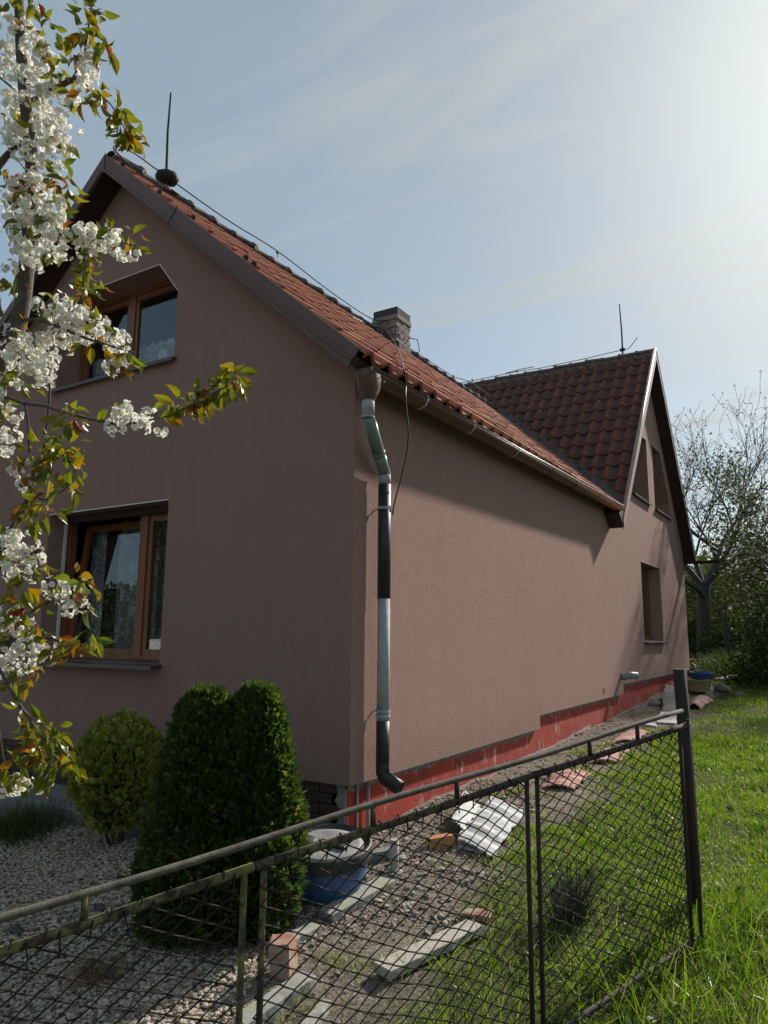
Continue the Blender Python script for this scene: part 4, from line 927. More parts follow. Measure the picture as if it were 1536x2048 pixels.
plank('concrete_edging', 600,2085, 655,2015, .05,.04, CONC, 'narrow broken concrete strip right of the bottom edging slab', 'edging', seed=5)
plank('concrete_edging', 650,1842, 775,1772, .13,.05, CONC, 'mossy yellowish concrete slab right in front of the blue tub', 'edging', seed=6)
plank('concrete_edging', 545,1905, 630,1862, .10,.05, CONC, 'half buried concrete edging slab between tub and thuja', 'edging', seed=7, lift=(-.01,-.01))
plank('concrete_block', 735,1722, 790,1712, .10,.06, CONCG, 'grey concrete lump behind the short wooden stake', 'concrete', seed=8)
for j,(u,v,ry,h,lab) in enumerate(((565,1950,.5,(.055,.065,.088),'broken orange brick standing on end near the left fence upright'),(955,1838,.1,(.085,.045,.022),'orange brick fragment lying flat in the grass'),(735,1665,.8,(.05,.04,.02),'small pink brick shard on the rubble by the tub lid'))):
    c = ground_hit(u,v)+[0,0,h[2]-.01]; a = ry; ax = np.array([(math.cos(a),math.sin(a),.1),(-math.sin(a),math.cos(a),.05),(-.08,-.05,1)]); ax = nrm(ax)
    mb = MB().box(c,h,ax); V = np.array(mb.v); V += np.random.default_rng(j).normal(size=V.shape)*.009; mb.v = [tuple(p) for p in V]; thing1(mb.obj('brick_fragment', BRICKO, bevel=.006), lab, 'brick')
# hollow clay block, lying
hb = ground_hit(882,1695)+[0,0,.05]; hd = nrm(np.array([.75,.62,.12])); hs2 = nrm(np.cross((0,0,1.),hd)); hu = np.cross(hd,hs2); mb = MB()
for (q,z,hw,hz) in ((0,1,.042,.007),(0,-1,.042,.007),(1,0,.007,.036),(-1,0,.007,.036)): mb.box(hb-[0,0,.012]+hs2*q*.035+hu*z*.036, (.09,hw if z else .007,hz), ax=np.array([hd,hs2,hu]))
thing1(mb.obj('hollow_clay_block', CLAYO, bevel=.003),'orange hollow clay block next to the white sheets','clay block')
def sheet(name, px, lift, mt, label, cat, thick=.012, curve=0.0, seed=0, group=None, steps=1):
    """a flat or arched piece spanned between four ground pixels, real thickness"""
    Q = [ground_hit(u,v)+np.array([0,0,l]) for (u,v),l in zip(px,lift)]; n_ = 10; V = []; F = []; r_ = np.random.default_rng(seed)
    for s_ in (0,1):
        for i in range(n_+1):
            for j in range(n_+1):
                a,b_ = i/n_, j/n_; p = (Q[0]*(1-a)+Q[1]*a)*(1-b_)+(Q[3]*(1-a)+Q[2]*a)*b_; p = p+np.array([0,0,curve*math.sin(math.pi*a)+.35*curve*math.sin(math.pi*b_) - s_*thick])
                if steps > 1: p[2] += .012*math.sin(b_*steps*2*math.pi)
                if s_ == 0: r2 = r_.normal(size=2)*.004
                if i in (0,n_) or j in (0,n_): p = p+np.array([math.sin(i*3.1+j*1.7+seed)*.012,math.cos(i*2.3+j*2.9+seed)*.012,0])
                V.append(p)
    k = n_+1; o = k*k
    for i in range(n_):
        for j in range(n_): F += [(i*k+j,(i+1)*k+j,(i+1)*k+j+1,i*k+j+1),(o+i*k+j,o+i*k+j+1,o+(i+1)*k+j+1,o+(i+1)*k+j)]
    for i in range(n_): F += [(i*k,o+i*k,o+(i+1)*k,(i+1)*k),(i*k+n_,(i+1)*k+n_,o+(i+1)*k+n_,o+i*k+n_),(i,i+1,o+i+1,o+i),(n_*k+i,o+n_*k+i,o+n_*k+i+1,n_*k+i+1)]
    return thing1(MB().add(V,F).obj(name, mt), label, cat, group)
sheet('white_sheet', [(912,1695),(985,1722),(1050,1642),(985,1632)], (.07,.03,.07,.16), WHITEB, 'weathered white corrugated sheet on top of the small stack', 'sheet', .012, .012, 1, steps=4)
sheet('white_sheet', [(915,1700),(992,1716),(992,1660),(935,1650)], (.025,.012,.03,.05), WHITEB, 'lower white sheet with broken edge under the corrugated one', 'sheet', .012, .006, 2)
sheet('white_sheet', [(905,1672),(940,1690),(965,1632),(930,1622)], (.12,.06,.05,.17), WHITEB, 'white sheet leaning up at the left of the stack', 'sheet', .012, .01, 3)
for i,(q,lab) in enumerate((([(1085,1578),(1150,1582),(1182,1550),(1110,1548)],'faded pink curved roof tile nearest to the fence'),([(1178,1528),(1240,1528),(1258,1503),(1198,1503)],'faded pink roof tile second along the wall'),([(1225,1488),(1275,1486),(1300,1466),(1250,1468)],'faded pink roof tile behind the fence top rail'),([(1375,1418),(1402,1420),(1428,1404),(1385,1400)],'arched pink roof tile on the grass right of the tall post'))):
    sheet('roof_tile_fragment', q, (.02,.02,.02,.02), PINKT, lab, 'roof tile', .015, .035 if i < 3 else .09, 10+i, 'fallen roof tiles', steps=3)
for i,(q,l_,lab) in enumerate((([(1325,1425),(1352,1432),(1358,1398),(1332,1394)],(.03,.03,.22,.24),'grey slate slab leaning near the tall post'),([(1312,1448),(1352,1450),(1356,1430),(1322,1428)],(.03,.03,.04,.04),'light grey slab lying flat by the tall post'),([(1285,1452),(1312,1456),(1322,1442),(1296,1440)],(.03,.03,.03,.03),'small light slab left of the flat grey slab'))):
    sheet('stone_slab', q, l_, WHITEB if i else CONCG, lab, 'slab', .025, .0, 30+i, 'loose grey slabs')
for i,(u,v,r_) in enumerate(((1345,1402,.16),(1310,1412,.13),(1362,1395,.2))):
    c = ground_hit(u,v); V = ICO*np.random.default_rng(60+i).uniform(.75,1.2,(12,1))*[r_,r_,r_*.55]+c+[0,0,r_*.2]; thing1(MB().add(V,ICF).obj('mortar_lump', CONCG, bevel=.01), ('largest grey mortar lump at the wall foot beside the post','leftmost grey mortar lump at the wall foot','grey mortar lump half hidden by the tall post')[i], 'lump', 'mortar lumps')
# far pile behind the house corner
q = ground_hit(1394,1382); tub = empty('yellow_tub', q); tag(tub, 'dirty yellow tub at the far corner of the house', 'tub'); MB().lathe([(.24,0),(.30,.22),(.31,.23),(.29,.235),(.23,.04),(.02,.04)], q, 18).obj('tub_wall', YELLOWP, tub, smooth=True)
q2 = q+[0.02,.45,.06]; bk = empty('blue_bucket', q2); tag(bk, 'blue bucket behind the yellow tub at the far corner', 'bucket'); MB().lathe([(.18,0),(.22,.26),(.24,.27),(.24,.30),(.215,.30),(.17,.05),(.02,.05)], q2, 18).obj('bucket_wall', BLUE, bk, smooth=True); MB().tube([q2+[math.cos(a)*.24,.0,.28+math.sin(a)*.06] for a in np.linspace(0,math.pi,10)], .008, 5).obj('handle', GALV, bk)
q3 = ground_hit(1402,1352); kg = empty('dark_crate', q3); tag(kg,'dark crate behind the blue bucket in the shade','crate'); mb = MB(); mb.box(q3+[0,0,.2],(.4,.25,.2)); mb.obj('crate_body', BLACKPIPE, kg, bevel=.02); MB().box(q3+[0,0,.42],(.42,.27,.02)).obj('crate_rim', IRON, kg)
plank('scrap_plank', 1408,1364, 1470,1348, .10,.03, GREYW, 'long thin plank across the far debris pile', lift=(.1,.25), seed=11)
plank('scrap_plank', 1466,1340, 1494,1368, .16,.05, GREYW, 'short plank leaning at the right end of the debris pile', lift=(.42,.05), seed=12, roll=.4)
plank('scrap_plank', 1436,1372, 1474,1366, .24,.05, GREYW, 'flat pale plank lying on the debris pile', lift=(.12,.14), seed=13)
for i,(u,v,r_) in enumerate(((1405,1325,.42),(1478,1335,.22),(1445,1362,.30),(1480,1372,.20),(1415,1378,.2))):
    c = ground_hit(u,v+22); V = ICO*np.random.default_rng(80+i).uniform(.75,1.2,(12,1))*[r_*.7,r_*.7,r_*.45]+c+[0,0,r_*.2]; thing1(MB().add(V,ICF).obj('boulder', BOULD, bevel=.02), ('big dark boulder above the far debris pile','pale boulder at the foot of the far fence post','boulder in the middle of the debris pile','boulder at the right end of the debris pile','small boulder right of the yellow tub')[i], 'boulder')
# path slab and plastic scraps on the left
mb = MB(); mb.slab([(-4.6,-.55),(-.62,-.55),(-.5,-.1),(-.55,.055),(-4.6,.055)], [], (0,0,-.165),(1,0,0),(0,1,0),(0,0,1),.12); o = mb.obj('path', CONCG, bevel=.006); tag(o,'grey concrete path along the front wall','path',kind='structure')
for i,(u,v) in enumerate(((197,1825),(30,1868))):
    c = ground_hit(u,v)+[0,0,.015]; mb = MB(); r_ = np.random.default_rng(40+i); V = []; 
    for a in range(8): V.append(c+np.array([math.cos(a*.785)*.05*r_.uniform(.5,1.4),math.sin(a*.785)*.035*r_.uniform(.6,1.3),r_.uniform(0,.03)]))
    V += [c+[0,0,.04]]; F = [(a,(a+1)%8,8) for a in range(8)]+[tuple(range(7,-1,-1))]; thing1(MB().add(V,F).obj('plastic_scrap', BLACKLID), ('black plastic scrap on the gravel beneath the fence top rail','small dark scrap on the gravel at the left edge')[i], 'scrap')

# ------------------------------------------------------------------ far fence
fb = ground_hit(1461,1345); ff = empty('far_wire_fence', fb); tag(ff, 'dark wire mesh fence with a post behind the house', 'fence')
top = (at(1455,1212,(fb-CAM)@CF)-fb)[2]; MB().tube([fb-[0,0,.2],fb+[-.04,0,top]], [.075,.055], 8).obj('post', BARKD, ff)
mb = MB(); e0 = np.array([.75,-.35,0]); e0 = nrm(e0)
for sgn, ln in ((1,4.5),(-1,.8)):
    for i in range(int(ln/.10)):
        zz = []; 
        for j in range(19): 
            p = fb+e0*sgn*(i*.10+(.05 if j%2 else 0)); p[2] = fb[2]+.03+j*.078; zz.append(p)
        mb.tube(zz, .004, 3, caps=False)
mb.obj('wire_mesh', WIREM, ff)

# ------------------------------------------------------------------ background trees
def grow(mb, p, d, ln, r, lev, tips, rs, up=.12, n=5, spread=.6, kids=(3,5), twig=3):
    pts = [p]; rad = [r]; q = p.copy(); dd = d.copy()
    for i in range(n):
        dd = nrm(dd+rs.normal(size=3)*.16+np.array([0,0,up*.4])); q = q+dd*ln/n; pts.append(q.copy()); rad.append(max(r*(1-.75*(i+1)/n),.006))
    mb.tube(pts, rad, 7 if lev == 0 else (5 if lev == 1 else 3), caps=False)
    if lev >= twig: tips.append((pts[-1],dd)); tips.append((pts[-3],dd)); return
    for k in range(rs.integers(*kids)+1):
        f = rs.uniform(.25,1.0); i = min(int(f*n),n-1); b = pts[i]+(pts[i+1]-pts[i])*(f*n-i); nd = nrm(nrm(pts[i+1]-pts[i])+rs.normal(size=3)*spread+np.array([0,0,up])); grow(mb, b, nd, ln*rs.uniform(.5,.72), rad[i]*.62, lev+1, tips, rs, up, max(4,n-1), spread, kids, twig)
LF = [(0,0,0),(-.32,.35,.05),(.32,.35,.05),(-.25,.72,.06),(.25,.72,.06),(0,1,-.04)]; LFF = [(0,2,1),(1,2,4,3),(3,4,5)]
def leaf_part(name, P, size, mt, root, loc, dirs=None, kind='stuff'):
    k = len(P); d = rng.normal(size=(k,3)) if dirs is None else dirs
    me = scatter_mesh(name, LF, LFF, (frames(d, s=size), P), mt, loc=loc); o = link_mesh(name, me, loc, root); tag(o, kind=kind); return o
def tree(name, u, depth, height, label, leaf, nleaf, lsize, spreadr=.3, seed=1, trunkf=.3, lev=3, kids=(3,5), spread=.62, group=None, r0=None, bark=BARKD, cat='tree', up=.12):
    b_ = at(u,1290,depth); b_[2] = float(G(b_[0],b_[1])); root = empty(name, b_); tag(root, label, cat, group); rs = np.random.default_rng(seed); mb = MB(); tips = []
    r0 = r0 or height*.016; pts = [b_-[0,0,.2], b_+[.02*height*rs.uniform(-1,1),.02*height*rs.uniform(-1,1),height*trunkf]]; mb.tube(pts, [r0*1.25,r0], 8, caps=False); MB_tr = mb; MB_tr.obj('trunk', bark, root, smooth=True); mb = MB()
    for k in range(6):
        a = k*1.05+rs.uniform(-.3,.3); el = rs.uniform(.35,1.2); d = np.array([math.cos(a)*math.cos(el),math.sin(a)*math.cos(el),math.sin(el)]); grow(mb, pts[1]-[0,0,height*trunkf*.25*rs.random()], d, height*(1-trunkf)*rs.uniform(.40,.55), r0*.55, 1, tips, rs, up, 5, spread, kids, lev)
    mb.obj('branches', bark, root)
    if leaf and tips:
        T = np.array([t[0] for t in tips]); idx = rng.integers(0,len(T),nleaf); P = T[idx]+rng.normal(size=(nleaf,3))*spreadr; leaf_part('leaves', P, rng.uniform(lsize*.6,lsize*1.3,nleaf), leaf, root, b_)
    return root, tips
tree('walnut_tree', 1405, 25, 12.5, 'nearly bare walnut tree with swelling buds behind the gable', BARKD, 5000, .055, .03, 5, .22, 4, (4,6), .58, r0=.20)
tree('pear_tree', 1665, 17, 7.6, 'blossoming pear tree at the right edge of the view', PEARM, 12000, .085, .20, 9, .26, 3, (4,6), .75, r0=.11)
tree('fruit_tree', 1425, 30, 5.0, 'low leafing fruit tree seen under the far gutter', BUSHM, 6000, .10, .28, 14, .24, 3, (3,6), .75, r0=.10)
tree('fruit_tree', 1500, 27, 5.4, 'fruit tree in young leaf behind the far wire fence post', BUDM, 8000, .10, .26, 17, .22, 3, (3,6), .75, r0=.10)
tree('fruit_tree', 1375, 38, 6.0, 'distant fruit tree half hidden by the house corner', BUDM, 6000, .13, .35, 19, .24, 3, (3,6), .7, r0=.10)
def bush(name, u, depth, rx, rz, label, mt, n, ls, seed, cat='bush', group=None):
    b_ = at(u,1300,depth); b_[2] = float(G(b_[0],b_[1])); root = empty(name, b_); tag(root, label, cat, group); rs = np.random.default_rng(seed)
    cl = nrm(rs.normal(size=(70,3)))*rs.uniform(.45,1,(70,1))**.5*np.array([rx,rx,rz]); cl[:,2] = np.abs(cl[:,2])*1.0; P = b_+cl[rng.integers(0,70,n)]+rng.normal(size=(n,3))*np.array([rx,rx,rz])*.14; P[:,2] = np.maximum(P[:,2],b_[2]+.05)
    leaf_part('leaves', P, rng.uniform(ls*.6,ls*1.3,n), mt, root, b_); mb = MB()
    for k in range(14): c = b_+cl[k]; mb.tube([b_-[0,0,.1],b_*.45+c*.55+[0,0,.1],c], [.03,.018,.006], 4, caps=False)
    mb.obj('stems', BARKD, root); return root
bush('shrub', 1610, 16.5, 1.5, 1.8, 'dense dark green shrub at the right edge', BUSHM, 11000, .085, 21)
bush('shrub', 1520, 24, 1.8, 1.6, 'dark shrub behind the pear tree trunk', BUSHM, 9000, .11, 22)
bush('shrub', 1440, 34, 2.6, 1.7, 'distant shrub between the house and the fence post', BUSHM, 8000, .14, 23)
bush('shrub', 1385, 27, 1.6, 1.5, 'shrub peeping out behind the house corner', BUSHM, 7000, .11, 24)
bush('shrub', 1640, 22, 2.6, 2.2, 'shrub beyond the right edge of the lawn', BUSHM, 9000, .11, 25)
# distant wood closing the horizon
n = 26000; xx = rng.uniform(-60,60,n); yy = 75+rng.uniform(-6,6,n); zz = np.abs(rng.normal(size=n))*(2.2+1.8*vnoise(xx*.12,yy*0,51)); P = np.stack([xx,yy,G(xx,yy)+zz],1)
me = scatter_mesh('distant_wood', LF, LFF, (frames(rng.normal(size=(n,3)), s=rng.uniform(.5,1.1,n)), P), BUSHM); tag(link_mesh('distant_wood', me, (0,0,0)), 'distant belt of trees closing the horizon', 'woods', kind='stuff')
# mirrored parked van; unseen leaf row added to darken glass and front wall
hd0 = np.array([-17,-15,float(G0(-17,-15))-.05]); hg = empty('added_hedge', hd0); tag(hg, 'unseen tall leaf row over the road, added to darken the front window and wall', 'added_hedge')
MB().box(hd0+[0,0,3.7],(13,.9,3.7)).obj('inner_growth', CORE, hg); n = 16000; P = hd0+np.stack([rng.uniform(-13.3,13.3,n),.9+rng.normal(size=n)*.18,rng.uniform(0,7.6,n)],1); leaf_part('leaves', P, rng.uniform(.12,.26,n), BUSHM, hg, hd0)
vb = np.array([-11.6,-9.2,float(G0(0,-9.2))]); van = empty('parked_van', vb); tag(van,'white van mirrored in the right pane of the lower front window','van')
VANW,_,_ = mat('white_van_paint',(.75,.76,.76),.3); TYRE,_,_ = mat('van_tyre',(.02,.02,.02),.8); VGL,_,_ = mat('dark_van_glass',(.015,.02,.022),.08)
mb = MB(); prof = [(-2.3,.35),(2.35,.35),(2.4,.95),(1.55,1.12),(1.0,1.85),(.6,1.95),(-2.25,1.95),(-2.35,1.2)]; mb.slab(prof,[],vb+[0,.9,0],(1,0,0),(0,0,1),(0,1,0),1.8); mb.obj('body', VANW, van, bevel=.05)
MB().slab([(.35,1.15),(1.42,1.15),(.93,1.75),(.35,1.78)],[],vb+[0,.912,0],(1,0,0),(0,0,1),(0,1,0),.01).obj('side_window', VGL, van)
for x_ in (-1.5,1.55):
    for y_ in (-.82,.82): MB().lathe([(.33,-.1),(.36,-.06),(.36,.06),(.33,.1),(.18,.11)], vb+[x_,y_,.36], 18, axis=(0,1,0), close=True).obj('wheel', TYRE, van)

# ------------------------------------------------------------------ cherry tree in blossom
cbp = at(-235,1270,3.35); cbp[2] = float(G(cbp[0],cbp[1])); ct = empty('cherry_tree', cbp); tag(ct, 'white blossoming cherry tree reaching in from the left edge', 'tree')
D0 = 3.4
def limb(name, pts, r0, r1, parent=ct, n=8):
    q = spl([at(u,v,D0+dz) for (u,v,dz) in pts], 4); k = len(q); rad = [r0+(r1-r0)*i/(k-1) for i in range(k)]; return MB().tube(q, rad, n).obj(name, BARK if r0 > .008 else BARKD, parent, smooth=True), q
tr_top = at(-180,1000,3.4); MB().tube(spl([cbp-[0,0,.2], cbp+[.02,.02,.6], tr_top],5), [.10]+[.085]*4+[.07]*5+[.06], 12).obj('trunk', BARK, ct, smooth=True)
br = {}
LIMBS = [('main_limb',[(-180,1000,0),(-90,850,.0),(5,720,.02),(38,640,.03),(52,545,.03),(60,440,.02),(64,330,.0),(50,200,-.02),(42,100,-.03),(38,0,-.03),(36,-80,-.03)],.048,.017),
 ('limb',[(-180,1000,0),(-90,1040,-.1),(-10,1095,-.15),(15,1075,-.15),(40,1030,-.15),(60,985,-.15),(75,930,-.12),(120,905,-.1)],.03,.004),
 ('limb',[(-160,1050,0),(-90,1250,-.1),(-30,1345,-.15),(20,1285,-.17),(60,1292,-.17),(105,1275,-.17),(125,1300,-.17)],.026,.006),
 ('limb',[(-90,1250,-.1),(-40,1320,-.25),(0,1340,-.28),(30,1395,-.3),(60,1440,-.3),(100,1500,-.3),(125,1530,-.3)],.013,.003),
 ('branch',[(56,205,-.02),(85,192,-.06),(120,172,-.1),(145,160,-.12),(165,158,-.12)],.013,.012),
 ('branch',[(140,165,-.1),(155,140,-.13),(168,110,-.15),(176,60,-.17),(184,5,-.18),(186,-40,-.18)],.006,.003),
 ('branch',[(160,160,-.12),(190,185,-.14),(218,205,-.16),(240,240,-.18),(262,285,-.19)],.0045,.002),
 ('branch',[(-60,400,.1),(-10,340,.08),(20,305,.06),(50,280,.04)],.022,.012), ('branch',[(-40,120,.1),(0,155,.08),(30,180,.06),(60,205,.02)],.006,.004),
 ('branch',[(55,480,.03),(90,470,-.05),(150,472,-.12),(210,478,-.17),(272,492,-.2)],.009,.003),
 ('branch',[(40,640,.03),(75,640,-.02),(110,650,-.07),(160,672,-.13),(215,690,-.18),(268,705,-.2)],.010,.0035), ('cut_branch',[(110,650,-.05),(160,648,-.09),(212,636,-.12)],.013,.0125),
 ('branch',[(-60,800,-.1),(10,795,-.15),(45,806,-.2),(90,812,-.25),(130,825,-.3),(190,840,-.35),(250,848,-.4),(320,835,-.45),(380,812,-.5),(430,785,-.53),(468,765,-.55)],.0085,.0025),
 ('branch',[(95,700,-.1),(99,770,-.13),(97,820,-.15),(88,895,-.16)],.006,.004), ('branch',[(50,805,-.18),(56,850,-.17),(58,905,-.16)],.005,.004),
 ('cut_branch',[(-30,1150,-.05),(20,1128,-.1),(55,1112,-.12),(84,1098,-.14)],.011,.0105), ('branch',[(-20,1290,-.1),(30,1250,-.15),(65,1222,-.18),(110,1200,-.21),(170,1196,-.24),(198,1190,-.25)],.007,.002),
 ('branch',[(60,985,-.15),(90,1000,-.18),(120,985,-.2),(145,965,-.22)],.005,.002), ('branch',[(60,1292,-.17),(100,1300,-.2),(145,1290,-.22),(182,1285,-.23)],.004,.002),
 ('branch',[(165,470,-.12),(172,520,-.14),(168,560,-.15),(165,620,-.16)],.004,.003),('branch',[(20,1285,-.17),(28,1250,-.18),(24,1200,-.19)],.006,.003),('branch',[(-30,1345,-.15),(-5,1450,-.2),(10,1530,-.22),(35,1580,-.24),(95,1555,-.26)],.006,.002)]
for nm,pp,a,b_ in LIMBS: limb(nm, pp, a, b_)
for (u,v,dz) in ((212,636,-.12),(84,1098,-.14),(166,157,-.12)):
    c = at(u,v,D0+dz); MB().lathe([(.0125,0),(.012,.002)], c, 10, axis=nrm(at(u+10,v-4,D0+dz-.02)-c), close=True).obj('sawn_face', YELLOWP, ct)
# blossom: five cupped petals on a short stalk
PV = []; PF = []; PMI = []
for i in range(5):
    a = i*2*math.pi/5; ca, sa = math.cos(a), math.sin(a); b0 = len(PV)
    for (r_,w,z) in ((.06,0,.0),(.30,-.24,.10),(.42,-.28,.15),(.52,-.10,.22),(.50,0,.17),(.52,.10,.22),(.42,.28,.15),(.30,.24,.10)):
        PV.append((ca*r_-sa*w, z+.15, sa*r_+ca*w))
    PF += [(b0,b0+1,b0+2,b0+4),(b0+2,b0+3,b0+4),(b0,b0+4,b0+6,b0+7),(b0+4,b0+5,b0+6)]; PMI += [0]*4
b0 = len(PV); PV += [(.10*math.cos(k*1.257),.24,.10*math.sin(k*1.257)) for k in range(5)]+[(0,.36,0),(0,.12,0)]; PF += [(b0+k,b0+(k+1)%5,b0+5) for k in range(5)]; PMI += [1]*5
PV += [(.03,.16,0),(-.03,.16,.0),(0,-.85,.0)]; PF += [(b0+7,b0+8,b0+9)]; PMI += [1]
BLOBS = [(35,70,42,42,0),(62,120,38,38,-.03),(20,120,28,40,0),(115,190,42,32,-.08),(80,175,30,25,-.04),(20,215,30,45,0),(72,245,50,40,-.03),(112,255,32,45,-.07),(80,305,45,38,-.04),(35,290,28,28,.02),(60,385,42,48,-.03),(96,410,32,38,-.07),(25,400,28,48,.02),(45,470,50,42,-.02),(98,470,38,38,-.06),(150,478,36,26,-.12),(200,478,34,24,-.15),(248,486,28,24,-.18),(35,525,32,22,0),(80,515,26,26,-.05),
 (112,630,32,40,-.08),(150,660,42,40,-.12),(110,690,36,36,-.08),(25,690,30,40,0),(52,735,42,34,-.04),(90,750,26,22,-.1),(172,640,22,22,-.14),(222,678,28,20,-.18),(258,690,24,18,-.2),(232,715,26,24,-.18),(238,835,32,16,-.38),(275,852,38,18,-.41),(312,838,18,12,-.44),(15,800,18,26,-.1),(8,850,12,28,-.1),(25,900,18,26,-.12),(40,940,26,12,-.15),(60,975,18,10,-.15),(170,135,20,26,-.14),(190,165,24,16,-.14),(180,100,12,12,-.15),
 (30,1085,40,34,-.12),(50,1135,32,26,-.12),(15,1140,26,22,-.1),(125,1190,34,22,-.2),(155,1208,28,20,-.23),(18,1235,30,30,-.15),(40,1285,36,34,-.18),(72,1308,26,26,-.2),(18,1330,24,22,-.16),(28,1578,40,18,-.24),(100,1550,20,9,-.26),(70,1570,20,10,-.25)]
BP, BD, BS = [], [], []
for (u,v,ru,rv,dz) in BLOBS:
    kk = max(12,int(math.pi*ru*rv/(13*13)*4.3)); c = at(u,v,D0+dz); ng = max(2,kk//7); cen = np.clip(rng.normal(size=(ng,3))*.5,-1,1)
    for g in range(ng):
        m_ = rng.integers(5,10); gc = c + CR*cen[g,0]*ru/FPX*D0 + CU*cen[g,1]*rv/FPX*D0 + CF*cen[g,2]*.07; dd = nrm(rng.normal(size=(m_,3))+nrm(gc-c+1e-6)*.8-CF*.25+np.array([0,0,-.15]))
        BP.append(gc+dd*.028*rng.uniform(.6,1.15,(m_,1))); BD.append(dd+rng.normal(size=(m_,3))*.25); BS.append(rng.uniform(.022,.032,m_))
BP = np.concatenate(BP); BD = np.concatenate(BD); BS = np.concatenate(BS); BR = frames(BD, s=BS)
def individuals(name, massname, TV, TF, mi, mats, P, R_, root, size, keep=300):
    me = bpy.data.meshes.new(name); me.from_pydata([tuple(v) for v in TV], [], TF)
    for mt in mats: me.materials.append(mt)
    if mi: me.polygons.foreach_set('material_index', mi)
    me.update(); q = proj(P); inside = (q[:,0] > 2) & (q[:,0] < 1534) & (q[:,1] > 2) & (q[:,1] < 2046); order = np.argsort(np.where(inside, q[:,2]/size, 1e9)); first = order[:keep]; rest = order[keep:]
    for i in first: place(name, me, Matrix([[R_[i][j][0],R_[i][j][1],R_[i][j][2],P[i][j]] for j in range(3)]+[[0,0,0,1]]), root)
    if len(rest): m2 = scatter_mesh(massname, TV, TF, (R_[rest],P[rest]), mats, mi, loc=pos(root)); tag(link_mesh(massname, m2, pos(root), root), kind='stuff')
individuals('blossom', 'blossom_mass', PV, PF, PMI, [PETAL,STAMEN], BP, BR, ct, BS)
CLV = []; CLF = []
for i,(y_,w,z) in enumerate(((0,.012,0),(.12,.02,.0),(.25,.15,.02),(.45,.215,.02),(.65,.19,-.03),(.85,.10,-.12),(1.0,.004,-.22))):
    CLV += [(-w,y_,z+w*.45),(0,y_,z),(w,y_,z+w*.45)]
for i in range(6):
    for j in range(2): CLF.append((3*i+j,3*i+j+1,3*i+4+j,3*i+3+j))
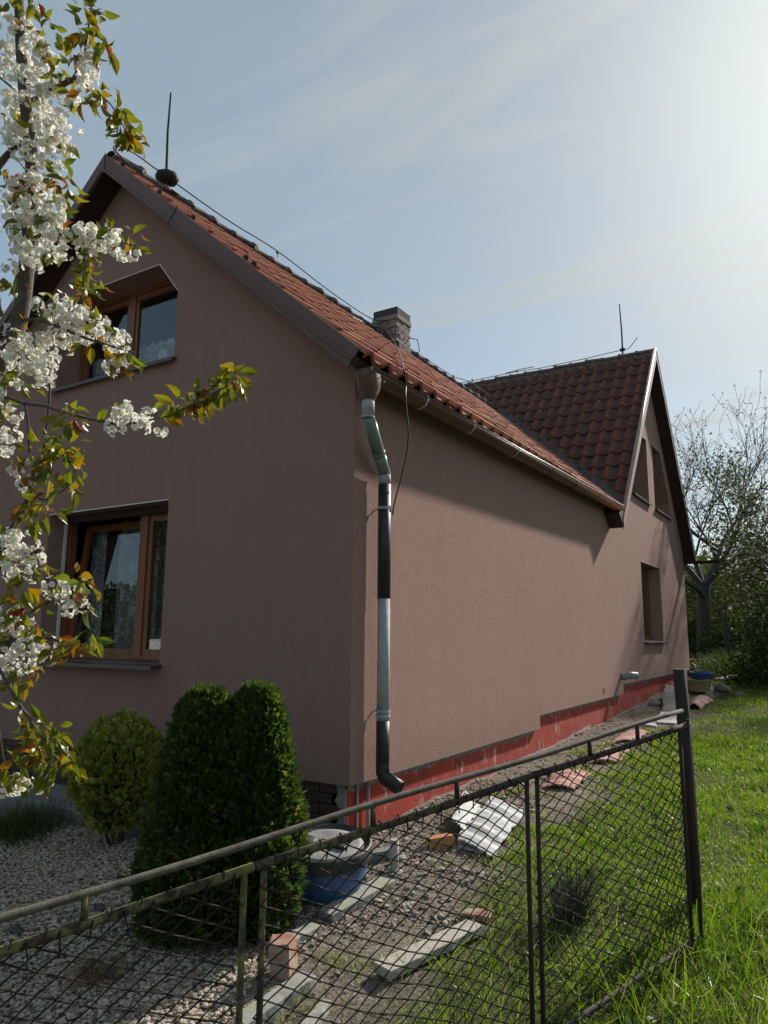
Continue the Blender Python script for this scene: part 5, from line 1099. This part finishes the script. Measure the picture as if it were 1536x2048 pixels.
LEAFS = [(20,15,6,14,-.02),(70,12,5,18,-.03),(88,60,7,20,-.06),(60,50,4,18,-.04),(95,100,6,14,-.08),(150,50,0,1,0),(170,30,4,10,-.17),(195,25,6,14,-.18),(180,60,6,16,-.17),(165,75,6,16,-.16),(190,90,6,14,-.16),(208,105,6,10,-.17),(205,85,3,8,-.17),(165,100,3,14,-.15),(130,150,7,22,-.11),(105,150,5,18,-.08),(175,190,8,18,-.14),(160,205,5,14,-.13),(205,205,7,14,-.15),(225,225,10,14,-.16),(240,250,14,14,-.17),(252,270,16,13,-.18),(262,285,9,8,-.19),(120,140,4,18,-.1),(25,200,4,20,0),(60,225,4,22,-.04),(100,275,5,24,-.07),(25,250,5,22,0),(110,330,5,18,-.08),(20,340,5,18,0),(100,370,5,16,-.08),(50,340,4,26,-.03),(25,400,5,20,0),(75,400,4,26,-.05),(128,385,8,16,-.1),(140,375,4,10,-.11),(110,430,6,20,-.07),(15,480,6,20,0),(60,455,5,28,-.04),(130,450,5,16,-.1),(165,452,5,16,-.13),(225,460,5,16,-.17),(262,478,6,14,-.2),(110,500,6,18,-.08),(180,505,8,14,-.15),(165,550,12,16,-.15),(180,575,9,14,-.15),(165,590,6,12,-.15),(195,520,5,10,-.16),(15,560,6,16,0),(35,570,5,20,0),(20,610,6,22,0),(10,640,4,16,0),(60,680,6,22,-.04),(130,640,5,26,-.1),(100,610,6,18,-.1),(200,660,8,14,-.17),(185,690,6,16,-.15),(245,735,8,14,-.19),(255,715,5,10,-.2),(20,720,5,22,0),(40,770,8,20,-.05),(10,810,6,14,-.08),(140,845,10,14,-.31),(150,835,5,12,-.31),(225,825,5,10,-.37),(330,825,4,8,-.45),(352,815,5,7,-.47),(375,815,5,7,-.49),(395,810,7,8,-.5),(412,800,7,8,-.51),(430,790,8,9,-.53),(446,780,8,9,-.54),(462,765,9,9,-.55),(478,775,6,7,-.55),(470,748,5,6,-.55),(360,832,5,8,-.47),(400,826,4,7,-.5),
 (110,890,10,18,-.12),(135,900,12,16,-.13),(85,905,9,16,-.12),(120,930,12,20,-.13),(150,950,8,12,-.2),(95,950,6,16,-.13),(140,975,6,12,-.2),(70,920,6,14,-.12),(30,930,5,14,-.12),(15,880,6,12,-.1),(90,1005,6,16,-.18),(75,1040,8,18,-.17),(60,1010,6,16,-.16),(40,1025,5,14,-.15),(95,1030,5,12,-.18),(65,1150,7,14,-.12),(85,1130,4,8,-.13),(10,1110,5,14,-.1),(25,1050,4,16,-.13),(45,1190,5,14,-.17),(155,1168,7,12,-.23),(180,1180,7,10,-.24),(105,1180,6,14,-.2),(175,1215,5,10,-.24),(140,1195,4,12,-.22),(40,1215,8,18,-.17),(60,1230,7,16,-.18),(20,1200,6,14,-.16),(10,1265,5,14,-.15),(80,1265,5,14,-.19),(60,1280,4,18,-.18),(110,1290,6,12,-.2),(150,1300,9,12,-.22),(175,1285,8,10,-.23),(135,1285,5,10,-.22),(75,1340,5,14,-.2),(50,1345,5,14,-.19),(20,1370,4,12,-.2),(50,1425,7,12,-.3),(70,1450,9,14,-.3),(90,1465,10,14,-.3),(105,1485,11,14,-.3),(80,1490,9,14,-.3),(115,1510,10,12,-.3),(125,1535,8,10,-.3),(95,1520,8,12,-.3),(60,1500,6,12,-.3),(40,1525,6,12,-.26),(30,1545,5,12,-.25),(110,1555,5,8,-.27),(135,1545,4,8,-.28),(55,1555,5,14,-.25),(20,1545,5,12,-.24)]
LP, LD, LS = [], [], []
for (u,v,kk,sp,dz) in LEAFS:
    if kk <= 0: continue
    kk = int(kk*1.15)+1; c = at(u,v-8,D0+dz); o_ = rng.normal(size=(kk,3)); p = c+(CR*o_[:,:1]*sp*.62+CU*o_[:,1:2]*sp*.62)/FPX*D0+CF*o_[:,2:3]*.035
    d = nrm(p-c)*.7+np.array([0,0,-1.0])*rng.uniform(.1,1.1,(kk,1))+rng.normal(size=(kk,3))*.38; LP.append(p); LD.append(d); LS.append(rng.uniform(.055,.095,kk))
LP = np.concatenate(LP); LD = np.concatenate(LD); LS = np.concatenate(LS); LR = frames(LD, roll=None, s=LS)
individuals('leaf', 'leaf_mass', CLV, CLF, None, [CHERRYL], LP, LR, ct, LS)
print('blossoms', len(BP), 'leaves', len(LP))
